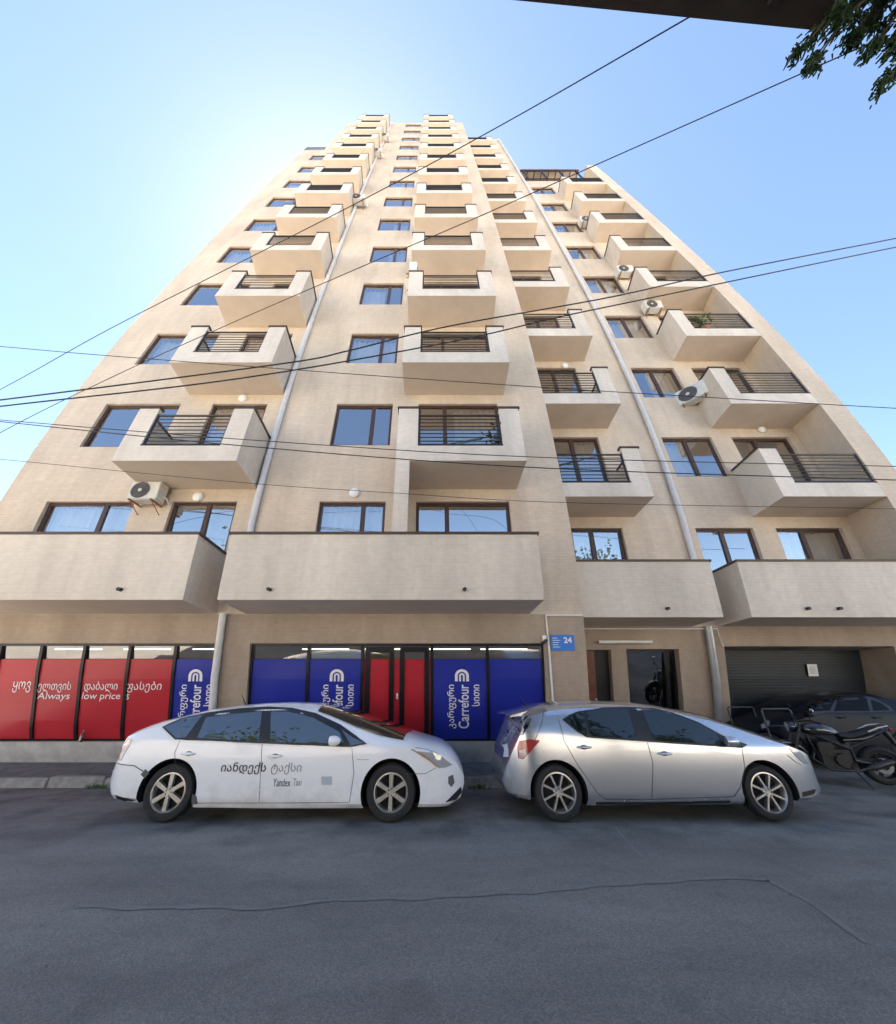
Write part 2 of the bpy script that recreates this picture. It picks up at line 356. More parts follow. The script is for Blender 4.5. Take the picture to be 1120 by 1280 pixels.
def wall(x0, x1, O, z0, z1, holes, mat, depth=.17, name='wall', extra=None):
    bm = bmesh.new()
    xs = sorted({x0, x1, *[h[0] for h in holes], *[h[1] for h in holes]}); xs = [x for x in xs if x0 - 1e-6 <= x <= x1 + 1e-6]
    zs = {z0, z1, *[min(max(h[2], z0), z1) for h in holes], *[min(max(h[3], z0), z1) for h in holes]}
    z = math.floor(z0) + 1.0
    while z < z1:
        if min(abs(z - q) for q in zs) > .3: zs.add(z)
        z += 1.0
    zs = sorted(zs)
    for xa, xb in zip(xs, xs[1:]):
        for za, zb in zip(zs, zs[1:]):
            xm, zm = (xa + xb) / 2, (za + zb) / 2
            if any(h[0] < xm < h[1] and h[2] < zm < h[3] for h in holes): continue
            quad(bm, [P(xa, O, za), P(xb, O, za), P(xb, O, zb), P(xa, O, zb)])
    for h in holes:
        a, b, c, d = h[:4]; dp = h[4] if len(h) > 4 else depth
        c, d = max(c, z0), min(d, z1)
        if d <= c: continue
        zz = [c] + [q for q in zs if c < q < d] + [d]
        for za, zb in zip(zz, zz[1:]):
            quad(bm, [P(a, O, za), P(a, O, zb), P(a, O - dp, zb), P(a, O - dp, za)])
            quad(bm, [P(b, O, zb), P(b, O, za), P(b, O - dp, za), P(b, O - dp, zb)])
        quad(bm, [P(a, O, d), P(b, O, d), P(b, O - dp, d), P(a, O - dp, d)])
        quad(bm, [P(b, O, c), P(a, O, c), P(a, O - dp, c), P(b, O - dp, c)])
    if extra: extra(bm)
    bmesh.ops.remove_doubles(bm, verts=bm.verts, dist=1e-4)
    return own(bm_obj(name, bm, mat, recalc=False))
def sheet(bm, pts, z0, z1, step=1.5):
    """an upright sheet through a row of (x, O) points"""
    n = max(1, int((z1 - z0) / step))
    for (xa, oa), (xb, ob) in zip(pts, pts[1:]):
        for i in range(n):
            za, zb = lerp(z0, z1, i / n), lerp(z0, z1, (i + 1) / n)
            quad(bm, [P(xa, oa, za), P(xb, ob, za), P(xb, ob, zb), P(xa, oa, zb)])
XL, XS, XR = -10.3, 3.2, 12.1
ZR = 45.2
holes_a, holes_c, holes_d = [], [], []
wins = []       # (x0, x1, z0, z1, O, kind)
for k in range(1, 15):
    if k <= 10: wins.append((-9.18, -7.08, ztop(k) - 1.47, ztop(k), 0, 'window', k))
    wins.append((-6.18, -4.64, zslab(k) + .36, ztop(k), 0, 'balcony_door', k))
    wins.append((-2.68, -1.10, ztop(k) - 1.42, ztop(k), 0, 'window', k))
    wins.append((-.38, 1.84, zslab(k) + .36, ztop(k), 0, 'balcony_door', k))
    if k <= 13: wins.append((3.75, 5.16, zslab(k) + .36, ztop(k), -1.6, 'balcony_door', k))
    if k <= 9:
        wins.append((7.14, 8.70, ztop(k) - 1.42, ztop(k), -1.6, 'window', k))
        wins.append((9.32, 11.12, zslab(k) + .36, ztop(k), -1.6, 'balcony_door', k))
ha = [w[:4] for w in wins if w[4] == 0]; hb = [w[:4] for w in wins if w[4] == -1.6]
ZT = 33.6
wall(XL, XS, 0, 1.86, ZT, [h for h in ha if h[2] < ZT], M_WALL)
wall(-8.7, XS, 0, ZT, ZR, [h for h in ha if h[3] > ZT], M_WALL)
wall(XS, 6.95, -1.6, 1.86, 44.2, [h for h in hb if h[0] < 6], M_WALL)
wall(6.95, XR, -1.6, 1.86, 30.4, [h for h in hb if h[0] > 6], M_WALL)
SHOP_A = (-10.15, -4.52, -.89, 1.22, .25); SHOP_B = (-3.78, 2.33, -.89, 1.22, .25)
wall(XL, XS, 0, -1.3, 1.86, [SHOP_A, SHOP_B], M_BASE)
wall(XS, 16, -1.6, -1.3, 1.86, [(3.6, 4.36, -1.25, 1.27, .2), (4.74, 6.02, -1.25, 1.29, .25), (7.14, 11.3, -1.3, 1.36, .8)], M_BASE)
bm = bmesh.new()       # the sides, the back, the returns of the recess and the roofs
sheet(bm, [(XS, -1.6), (XS, 0)], -1.3, 44.2); sheet(bm, [(XS, -12), (XS, 0)], 44.2, ZR)
sheet(bm, [(XL, 0), (XL, -12)], -1.3, ZT); sheet(bm, [(-8.7, 0), (-8.7, -12)], ZT, ZR)
sheet(bm, [(6.95, -1.6), (6.95, -12)], 30.4, 44.2); sheet(bm, [(XR, -1.6), (XR, -12)], -1.3, 30.4)
sheet(bm, [(XL, -12), (XR, -12)], -1.3, 30.4, 4); sheet(bm, [(-8.7, -12), (6.95, -12)], 30.4, 44.2, 4)
def flat(bm, x0, x1, o0, o1, z): quad(bm, [P(x0, o0, z), P(x1, o0, z), P(x1, o1, z), P(x0, o1, z)])
own(bm_obj('side_wall', bm, M_WALL, recalc=False))
for a in ((XL, -8.7, 0, -12, ZT), (-8.7, XS, 0, -12, ZR), (XS, 6.95, -1.6, -12, 44.2), (6.95, XR, -1.6, -12, 30.4)):
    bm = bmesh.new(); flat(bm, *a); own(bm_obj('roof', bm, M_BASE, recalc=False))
bm = bmesh.new()       # near-black sheets behind the panes, painted as the shade of unlit rooms
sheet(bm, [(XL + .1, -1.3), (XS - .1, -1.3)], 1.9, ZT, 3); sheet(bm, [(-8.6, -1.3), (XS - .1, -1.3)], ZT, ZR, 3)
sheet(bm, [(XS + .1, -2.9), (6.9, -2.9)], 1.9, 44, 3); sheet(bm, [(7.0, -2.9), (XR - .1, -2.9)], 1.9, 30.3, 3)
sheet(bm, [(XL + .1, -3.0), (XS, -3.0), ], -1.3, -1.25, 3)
own(bm_obj('room_shade_sheet', bm, M_DARK, recalc=False))
bm = bmesh.new(); fbox(bm, 11.4, XR, -1.59, -.37, 1.95, 30.6, step=1.0); own(bm_obj('fin_wall', bm, M_WALL))
bm = bmesh.new(); fbox(bm, XL, -3.79, 0.0, .07, -1.35, -.90); fbox(bm, -3.79, 2.34, 0.0, .07, -1.35, -.90); own(bm_obj('plinth', bm, M_PLINTH))

def frame_bars(bm, x0, x1, z0, z1, o0, o1, w, splits=()):
    fbox(bm, x0, x0 + w, o0, o1, z0, z1); fbox(bm, x1 - w, x1, o0, o1, z0, z1)
    edges = [x0 + w] + [s for s in splits] + [x1 - w]
    for s in splits: fbox(bm, s - w * .75, s + w * .75, o0, o1, z0, z1)
    for a, b in zip(edges, edges[1:]):
        aa = a + (w * .75 if a in splits else 0); bb = b - (w * .75 if b in splits else 0)
        fbox(bm, aa, bb, o0, o1, z1 - w, z1); fbox(bm, aa, bb, o0, o1, z0, z0 + w)
def make_window(x0, x1, z0, z1, O, kind, k):
    r = random.Random(hash((round(x0, 2), k)) & 0xffff)
    bm = bmesh.new()
    if kind == 'window': sp_ = x0 + (x1 - x0) * (.66 if x0 < 0 else .48); splits = [sp_]
    elif x0 < -5: splits = [x0 + (x1 - x0) * .55]
    elif x0 < 3: splits = [x0 + (x1 - x0) * .33]
    elif x0 < 6: splits = [x0 + (x1 - x0) * .42]
    else: splits = [x0 + (x1 - x0) * .42]
    frame_bars(bm, x0, x1, z0, z1, O - .165, O - .085, .07, splits)
    f = own(bm_obj(kind, bm, M_FRAME))
    bm = bmesh.new(); e = [x0 + .05] + splits + [x1 - .05]
    for a, b in zip(e, e[1:]):
        t = r.uniform(-.008, .008); quad(bm, [P(a, O - .12 + t, z0 + .05), P(b, O - .12 - t, z0 + .05), P(b, O - .12 - t, z1 - .05), P(a, O - .12 + t, z1 - .05)])
    sub(bm_obj('pane', bm, M_GLASS, recalc=False), f)
    c = r.random()
    if c < .8:
        bm = bmesh.new(); full = c < .3; a, b = (x0, x1) if full else ((x0, lerp(x0, x1, .55)) if c < .45 else (lerp(x0, x1, .45), x1))
        n = int((b - a) / .035); prev = None
        for i in range(n + 1):
            x = lerp(a, b, i / n); o = O - .38 + .035 * math.sin(i * 1.25) + .02 * math.sin(i * .31)
            row = [bm.verts.new(P(x, o, z0)), bm.verts.new(P(x, o, z1))]
            if prev: bm.faces.new((prev[0], row[0], row[1], prev[1]))
            prev = row
        sub(bm_obj('curtain', bm, M_CURTAIN if c < .55 else M_GREYCURT, smooth=60), f)
    return f
for w in wins: make_window(*w)

def coping(bm, x0, x1, o0, o1, z): fbox(bm, x0 - .03, x1 + .03, o0 - .02, o1 + .03, z, z + .05)
def railing(bm, pts, z0, z1, n=9):
    """bars through a row of (x, O) points"""
    for i in range(n):
        z = lerp(z0 + .04, z1 - .03, i / (n - 1)); rr = .026 if i in (0, n - 1) else .013
        tube(bm, [P(x, o, z) for x, o in pts], rr, 6)
    for x, o in (pts[0], pts[-1]): tube(bm, [P(x, o, z0), P(x, o, z1)], .026, 6)
def balcony(x0, x1, O0, k, left=True, right=True, fin=False):
    z = z0_ = zslab(k); O1 = O0 + 1.3; lip, post, zr = .40, 1.47, 1.33; pw, th = .47, .13
    if O0 < 0: O1 = O0 + 1.23
    bm = bmesh.new()
    fbox(bm, x0, x1, O0 + .002, O1, z, z + .28)
    xa, xb = x0 + (pw if left else 0), x1 - (pw if right else 0)
    fbox(bm, xa, xb, O1 - th, O1, z + .28, z + lip)
    if left:
        fbox(bm, x0, x0 + pw, O1 - th, O1, z + .28, z + post); fbox(bm, x0, x0 + th, O0 + .002, O1 - th, z + .28, z + post)
    if right:
        fbox(bm, x1 - pw, x1, O1 - th, O1, z + .28, z + post); fbox(bm, x1 - th, x1, O0 + .002, O1 - th, z + .28, z + post)
    if fin: fbox(bm, x0, x0 + .3, O1 - .13, O1, 3.18 if O0 == 0 else 2, z - .002); fbox(bm, x0, x0 + .13, O0 + .002, O1 - .13, 3.18, z - .002)
    bm.normal_update(); bmesh.ops.recalc_face_normals(bm, faces=bm.faces)
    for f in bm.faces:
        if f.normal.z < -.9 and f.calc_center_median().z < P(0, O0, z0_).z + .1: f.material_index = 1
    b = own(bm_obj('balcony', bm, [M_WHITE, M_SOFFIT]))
    for on, xc0, xc1, xs0, xs1 in ((left, x0, x0 + pw, x0, x0 + th), (right, x1 - pw, x1, x1 - th, x1)):
        if on:
            bm = bmesh.new(); coping(bm, xc0, xc1, O1 - th, O1, z + post); coping(bm, xs0, xs1, O0 + .05, O1 - th - .018, z + post); sub(bm_obj('coping', bm, M_COPING), b)
    bm = bmesh.new(); railing(bm, [(xa + .02, O1 - .06), (xb - .02, O1 - .06)], z + lip + .02, z + zr)
    fbox(bm, xa, xb, O1 - .1, O1 + .01, z + lip + .002, z + lip + .03)
    sub(bm_obj('railing', bm, M_RAIL, recalc=False), b)
for k in range(2, 15):
    balcony(-6.98, -4.26, 0, k); balcony(-.79, 2.06, 0, k, fin=(k == 2))
    if k <= 13: balcony(XS + .003, 5.57, -1.6, k, left=False)
    if k <= 9: balcony(8.82, 11.395, -1.6, k, right=False)
def big_balcony(x0, x1, O0, O1, sides, drains):
    bm = bmesh.new(); z0, z1, th = 1.87, 3.2, .14; z0_ = z0
    fbox(bm, x0, x1, O0 + .002, O1, z0, z0 + .28)
    fbox(bm, x0, x1, O1 - th, O1, z0 + .28, z1)
    if 'l' in sides: fbox(bm, x0, x0 + th, O0 + .002, O1 - th, z0 + .28, z1)
    if 'r' in sides: fbox(bm, x1 - th, x1, O0 + .002, O1 - th, z0 + .28, z1)
    bm.normal_update(); bmesh.ops.recalc_face_normals(bm, faces=bm.faces)
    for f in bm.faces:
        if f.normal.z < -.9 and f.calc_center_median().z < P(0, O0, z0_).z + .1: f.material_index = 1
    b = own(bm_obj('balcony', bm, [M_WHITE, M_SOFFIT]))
    bm = bmesh.new(); coping(bm, x0, x1, O1 - th, O1, z1); sub(bm_obj('coping', bm, M_COPING), b)
    for sd, xs0, xs1 in (('l', x0, x0 + th), ('r', x1 - th, x1)):
        if sd in sides: bm = bmesh.new(); coping(bm, xs0, xs1, O0 + .05, O1 - th - .018, z1); sub(bm_obj('coping', bm, M_COPING), b)
    for x in drains:
        bm = bmesh.new(); tube(bm, [P(x, O1 - .03, z0 + .2), P(x, O1 + .09, z0 + .19)], .035, 8)
        sub(bm_obj('drain_spout', bm, M_BLACK), b)
big_balcony(XL, -4.57, 0, 1.3, 'lr', (-5.75,)); big_balcony(-3.94, 2.06, 0, 1.3, 'lr', (-3.0, .6))
big_balcony(XS + .003, 6.42, -1.6, -.37, 'r', (5.2,)); big_balcony(7.05, XR, -1.6, -.37, 'lr', (8.3, 9.0))

def pipe(pts, r, mat, joints=True):
    bm = bmesh.new(); dense = []
    for a, b in zip(pts, pts[1:]):
        n = max(1, int(abs(b[2] - a[2]) / 1.2)); dense += [tuple(lerp(a[i], b[i], j / n) for i in range(3)) for j in range(n)]
    dense.append(pts[-1]); tube(bm, [P(*p) for p in dense], r, 10)
    if joints:
        for i in range(2, len(dense) - 1, 3):
            p, q = P(*dense[i]), P(*dense[i + 1]); d = (q - p).normalized()
            tube(bm, [p, p + d * .1], r * 1.16, 10)
    return own(bm_obj('drainpipe', bm, mat, smooth=50))
pipe([(-4.14, .09, 3.3), (-4.14, .09, 44.6)], .072, M_PIPE)
pipe([(6.80, -1.5, 3.3), (6.86, -1.5, 8), (6.88, -1.5, 43.6)], .075, M_PIPE)
pipe([(-4.38, .10, 1.86), (-4.40, .10, .5), (-4.44, .10, -1.0)], .07, M_PIPE)
pipe([(6.76, -1.49, 1.86), (6.77, -1.49, .5), (6.79, -1.49, -1.1)], .085, M_ZINC)
def conduit(pts, r=.022):
    bm = bmesh.new(); tube(bm, [P(*p) for p in pts], r, 6); own(bm_obj('conduit', bm, M_WHITEPAINT, smooth=50))
conduit([(3.17, .04, 1.83), (2.40, .04, 1.83), (2.42, .04, 1.0), (2.45, .04, -.2)])
conduit([(3.25, -1.55, 1.80), (7.02, -1.55, 1.80), (7.08, -1.55, 1.35)], .018)
bm = bmesh.new()
tube(bm, [P(4.05, -1.52, 1.46), P(5.35, -1.52, 1.46)], .04, 8)
own(bm_obj('strip_lamp', bm, M_WHITEPAINT, smooth=50))
# round lamps on the soffits
for x, y, O in ((248, 622, 0), (304, 499, 0), (443, 617, 0), (706, 458, -1.6), (952, 538, -1.6), (953, 538, -1.6)):
    if x == 953: continue
    X, z = T(x, y, O); c = P(X, O + .03, z); bm = bmesh.new()
    ball(bm, c, (.13, .07, .13)); own(bm_obj('wall_lamp', bm, M_WHITEPAINT, smooth=60))
# canopy frame on the roof of the lower wing, railings of the terraces
bm = bmesh.new()
for x in (7.2, 8.6, 10.0, 11.3): tube(bm, [P(x, -1.4, 30.4), P(x, -1.4, 32.4)], .06, 6)
for o in (-1.4, -3.4): tube(bm, [P(7.0, o, 32.4), P(11.6, o, 32.4)], .07, 6)
for i in range(9): x = 7.0 + i * .57; tube(bm, [P(x, -1.4, 32.45), P(x, -3.4, 32.45)], .04, 6)
own(bm_obj('roof_canopy', bm, M_RAIL, recalc=False))
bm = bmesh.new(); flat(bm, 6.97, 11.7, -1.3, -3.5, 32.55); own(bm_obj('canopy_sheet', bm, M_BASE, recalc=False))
bm = bmesh.new(); railing(bm, [(XL, -.05), (-8.75, -.05)], ZT, ZT + 1.0, 6); own(bm_obj('terrace_railing', bm, M_RAIL, recalc=False))
bm = bmesh.new(); railing(bm, [(6.97, -1.7), (11.4, -1.7)], 30.4, 31.4, 7); own(bm_obj('terrace_railing', bm, M_RAIL, recalc=False))

# ------------------------------------------------------------------ shop front, writing
M_RED = pbr('red window film', (.42, .020, .032), .3, spec=.5, noise=.07, nscale=1.5); M_BLUE = pbr('blue window film', (.017, .028, .30), .3, spec=.5, noise=.07, nscale=1.5)
M_LETTER = pbr('white lettering', (.78, .78, .80), .5)
M_SHOPWALL = pbr('shop interior', (.42, .37, .28), .8, noise=.15, nscale=2)
M_TUBE = pbr('fluorescent tube', (.9, .9, .8), .5, emit=((1, .95, .72), 1.2))
def text_mesh(body, bold=0.0, shear=0.0):
    cu = bpy.data.curves.new('t', 'FONT'); cu.body = body; cu.offset = bold; cu.shear = shear; cu.resolution_u = 3
    o = bpy.data.objects.new('t', cu); COL.objects.link(o); dg = bpy.context.evaluated_depsgraph_get(); dg.update()
    me = bpy.data.meshes.new_from_object(o.evaluated_get(dg)); V = [v.co.copy() for v in me.vertices]; F = [tuple(p.vertices) for p in me.polygons]
    bpy.data.objects.remove(o); bpy.data.curves.remove(cu); bpy.data.meshes.remove(me); return V, F
def put_text(bm, body, x0, x1, z0, z1, fn, turn=False, bold=.02, shear=0.0):
    """letters filling the box x0..x1, z0..z1 (turn: reading upwards)"""
    V, F = text_mesh(body, bold, shear); ax, bx = min(v.x for v in V), max(v.x for v in V); ay, by = min(v.y for v in V), max(v.y for v in V)
    vs = []
    for v in V:
        u, w = (v.x - ax) / (bx - ax), (v.y - ay) / (by - ay)
        vs.append(bm.verts.new(fn(lerp(x0, x1, 1 - w), lerp(z0, z1, u)) if turn else fn(lerp(x0, x1, u), lerp(z0, z1, w))))
    for f in F:
        try: bm.faces.new([vs[i] for i in f])
        except ValueError: pass
def arch(bm, fn, cx, z0, ro, ri, leg, sz, n=14):
    pts = []
    for r in (ro, ri): pts.append([(cx - r * sz, z0)] + [(cx - r * sz * math.cos(math.pi * i / n), z0 + (leg + r * math.sin(math.pi * i / n)) * sz) for i in range(n + 1)] + [(cx + r * sz, z0)])
    a = [bm.verts.new(fn(*p)) for p in pts[0]]; b = [bm.verts.new(fn(*p)) for p in pts[1]]
    for i in range(len(a) - 1): bm.faces.new((a[i], a[i + 1], b[i + 1], b[i]))
def film_fn(O): return lambda x, z: P(x, O, z)
def logo(bm, x0, x1):
    """the nested arches over three upright words, centred on a pane"""
    c = (x0 + x1) / 2 + .04; fn = film_fn(-.114)
    arch(bm, fn, c, .40, .5, .30, .42, .29); arch(bm, fn, c, .40, .20, .07, .42, .29)
    put_text(bm, 'კარფური', c - .31, c - .12, -.62, .33, fn, True, .012)
    put_text(bm, 'Carrefour', c - .08, c + .14, -.62, .33, fn, True, .012)
    put_text(bm, 'სითი', c + .20, c + .36, -.14, .33, fn, True, .012)
def shop(x0, x1, bars, films, words=None, door=None):
    bm = bmesh.new(); z0, z1 = -.89, 1.22
    frame_bars(bm, x0, x1, z0, z1, -.20, -.09, .042, bars)
    if door:
        a, m_, b = door
        for (p, q) in ((a + .06, m_ - .06), (m_ + .06, b - .06)): frame_bars(bm, p, q, z0 + .075, z1 - .08, -.16, -.085, .10)
    part = own(bm_obj('shop_window', bm, M_DARKFRAME)); e = [x0] + bars + [x1]
    bm = bmesh.new()
    for a, b in zip(e, e[1:]): quad(bm, [P(a, -.13, z0), P(b, -.13, z0), P(b, -.13, z1), P(a, -.13, z1)])
    sub(bm_obj('pane', bm, M_SHOPGLASS, recalc=False), part)
    for (a, b), c in zip(zip(e, e[1:]), films):
        bm = bmesh.new(); zz = [z0, -.45, 0, .45, .885]
        for p, q in zip(zz, zz[1:]): quad(bm, [P(a, -.122, p), P(b, -.122, p), P(b, -.122, q), P(a, -.122, q)])
        fo = sub(bm_obj('window_film', bm, M_RED if c == 'r' else M_BLUE, recalc=False), part); fo['label'] = 'red film on shop pane' if c == 'r' else 'blue film on shop pane'
        if c == 'L':
            bm = bmesh.new(); logo(bm, a, b); sub(bm_obj('lettering', bm, M_LETTER, recalc=False), part)
    if words:
        for body, px0, px1, yb, yt, sh in words:
            (xa, za), (xb, zb) = T(px0, yb, -.11), T(px1, yt, -.11)
            bm = bmesh.new(); put_text(bm, body, xa, xb, za, zb, film_fn(-.112), False, .0, sh); sub(bm_obj('lettering', bm, M_LETTER, recalc=False), part)
    if door:
        bm = bmesh.new(); tube(bm, [P(m_ + .02, -.02, .02), P(m_ + .02, -.02, .14)], .02, 6); sub(bm_obj('door_handle', bm, M_WHITEPAINT), part)
shop(SHOP_A[0], SHOP_A[1], [-9.95, -9.05, -8.18, -7.28, -6.33, -5.37], ['r', 'r', 'r', 'r', 'r', 'r', 'L'],
     words=[('ყოვ', 14, 38.5, 866, 852, .12), ('ელთვის', 45.5, 89, 866, 852, .12), ('დაბალი', 104, 147, 866, 852, .12), ('ფასები', 156, 202, 866, 852, .12), ('Always', 45, 87, 877, 866, .12), ('low price', 101, 150, 877, 866, .12), ('s', 156.5, 161, 875, 868, .12)])
shop(SHOP_B[0], SHOP_B[1], [-2.58, -1.45, 0.0, 1.16], ['b', 'L', 'r', 'L', 'b'], door=(-1.45, -.73, 0.0))
bm = bmesh.new()
sheet(bm, [(XL + .1, -2.9), (XS - .05, -2.9)], -1.2, 1.8, 1.5); flat(bm, XL + .1, XS - .05, -.26, -2.9, 1.78)
own(bm_obj('shop_interior', bm, M_SHOPWALL, recalc=False))
bm = bmesh.new(); flat(bm, XL + .1, XS - .05, -.26, -2.9, -1.15); own(bm_obj('shop_floor', bm, M_SHOPWALL, recalc=False))
for x in (-9.3, -7.6, -5.9, -3.2, -1.7, -.2, 1.2):
    bm = bmesh.new(); tube(bm, [P(x, -1.7, 1.30), P(x + 1.15, -1.7, 1.30)], .013, 6); own(bm_obj('tube_lamp', bm, M_TUBE))
# entrance doors and garage
M_WOOD = pbr('brown door wood', (.17, .065, .035), .45, noise=.35, nscale=3); M_SHUT = pbr('grey garage shutter', (.021, .027, .032), .55, noise=.2, nscale=1.5)
bm = bmesh.new(); fbox(bm, 3.6, 4.02, -1.80, -1.76, -1.25, 1.27); fbox(bm, 4.03, 4.36, -1.82, -1.77, -1.25, 1.27, 1)
for i in range(6): fbox(bm, 3.64, 3.98, -1.76, -1.745, -1.1 + i * .4, -.78 + i * .4)
door = own(bm_obj('wooden_door', bm, [M_WOOD, M_BLACK]))
bm = bmesh.new(); ball(bm, P(3.98, -1.72, .0), .03); sub(bm_obj('handle', bm, M_ZINC, smooth=60), door)
bm = bmesh.new(); frame_bars(bm, 4.74, 6.02, -1.25, 1.29, -1.86, -1.78, .06, [5.80]); gd = own(bm_obj('glass_door', bm, M_DARKFRAME))
bm = bmesh.new(); quad(bm, [P(4.8, -1.82, -1.2), P(5.96, -1.82, -1.2), P(5.96, -1.82, 1.24), P(4.8, -1.82, 1.24)]); sub(bm_obj('pane', bm, M_SHOPGLASS, recalc=False), gd)
bm = bmesh.new(); sheet(bm, [(3.3, -3.4), (7.0, -3.4)], -1.3, 1.8); own(bm_obj('hall_shade_sheet', bm, M_DARK, recalc=False))  # one dark sheet gives the hall's shade behind the glass door
bm = bmesh.new(); n = 34
for i in range(n):
    za, zb = lerp(-1.3, 1.42, i / n), lerp(-1.3, 1.42, (i + 1) / n); zm = (za + zb) / 2
    quad(bm, [P(7.0, -2.38, za), P(11.5, -2.38, za), P(11.5, -2.377, zm), P(7.0, -2.377, zm)]); quad(bm, [P(7.0, -2.377, zm), P(11.5, -2.377, zm), P(11.5, -2.38, zb), P(7.0, -2.38, zb)])
own(bm_obj('garage_shutter', bm, M_SHUT, recalc=False))

# ------------------------------------------------------------------ cars
def car_paint(name, col, metal, rough, dirt=.12):
    m, t, b = nodes(name); N = t.nodes.new; L = t.links.new
    b.inputs['Metallic'].default_value = metal; b.inputs['Roughness'].default_value = rough
    b.inputs['Coat Weight'].default_value = .8; b.inputs['Coat Roughness'].default_value = .06
    tc = N('ShaderNodeTexCoord'); n = N('ShaderNodeTexNoise'); n.inputs['Scale'].default_value = 5; n.inputs['Detail'].default_value = 7; n.inputs['Roughness'].default_value = .7
    L(tc.outputs['Object'], n.inputs['Vector']); sep = N('ShaderNodeSeparateXYZ'); L(tc.outputs['Object'], sep.inputs[0])
    low = N('ShaderNodeMapRange'); low.inputs['From Min'].default_value = .55; low.inputs['From Max'].default_value = .2; low.inputs['To Min'].default_value = .06; low.inputs['To Max'].default_value = 1; L(sep.outputs[2], low.inputs['Value'])
    nz = N('ShaderNodeMapRange'); nz.inputs['From Min'].default_value = .42; nz.inputs['From Max'].default_value = .75; L(n.outputs['Fac'], nz.inputs['Value'])
    mu = N('ShaderNodeMath'); mu.operation = 'MULTIPLY'; L(low.outputs[0], mu.inputs[0]); L(nz.outputs[0], mu.inputs[1])
    mu2 = N('ShaderNodeMath'); mu2.operation = 'MULTIPLY'; L(mu.outputs[0], mu2.inputs[0]); mu2.inputs[1].default_value = dirt * 4
    mx = N('ShaderNodeMix'); mx.data_type = 'RGBA'; mx.inputs[6].default_value = (*col, 1); mx.inputs[7].default_value = (.17, .15, .13, 1); L(mu2.outputs[0], mx.inputs[0]); L(mx.outputs[2], b.inputs['Base Color'])
    rr = N('ShaderNodeMapRange'); rr.inputs['To Min'].default_value = rough; rr.inputs['To Max'].default_value = .7; L(mu2.outputs[0], rr.inputs['Value']); L(rr.outputs[0], b.inputs['Roughness'])
    return m
M_CARWHITE = car_paint('white car paint', (.80, .81, .83), 0, .28, .09)
M_CARSILVER = car_paint('silver car paint', (.54, .56, .59), .8, .24, .03)
M_CARDARK = car_paint('dark blue car paint', (.010, .012, .020), .1, .3, .03)
M_CARDARK.node_tree.nodes['Principled BSDF'].inputs['Coat Weight'].default_value = 0; M_CARDARK.node_tree.nodes['Principled BSDF'].inputs['Specular IOR Level'].default_value = .14
M_CARGLASS = pbr('tinted car glass', (.010, .013, .013), .03, spec=1.0, coat=1.0)
M_CARGLASS.node_tree.nodes['Principled BSDF'].inputs['IOR'].default_value = 1.75
M_HATCHGLASS = pbr('dark green car glass', (.008, .013, .011), .03, spec=.6, coat=.6)
M_DIMGLASS = pbr('dim car glass', (.008, .009, .009), .06, spec=.1)
M_TRIM = pbr('black trim', (.014, .014, .015), .38)
M_SEAMLINE = pbr('panel gap', (.045, .045, .05), .7)
M_RIM = pbr('alloy rim', (.46, .46, .46), .32, .85); M_RIMDIRTY = pbr('worn alloy rim', (.40, .39, .37), .4, .8, noise=.3, nscale=25)
M_WELL = pbr('wheel well', (.008, .008, .008), .9)
M_LAMP = pbr('headlamp glass', (.42, .44, .45), .08, .25, spec=.8, coat=1); M_TAIL = pbr('red lamp glass', (.36, .03, .03), .12, coat=1); M_TAILCLEAR = pbr('clear lamp glass', (.50, .36, .36), .12, coat=1)
M_AMBER = pbr('amber lamp', (.45, .17, .04), .15, coat=1); M_PLATE = pbr('number plate', (.72, .73, .74), .4); M_CHROME = pbr('chrome', (.7, .7, .7), .12, 1)
M_SCUFF = pbr('scraped paint', (.10, .10, .11), .8, noise=.6, nscale=60); M_STICK = pbr('grey sticker', (.42, .46, .52), .6); M_TEXT = pbr('dark lettering', (.05, .05, .055), .5); M_TEXT2 = pbr('grey lettering', (.22, .22, .23), .5)

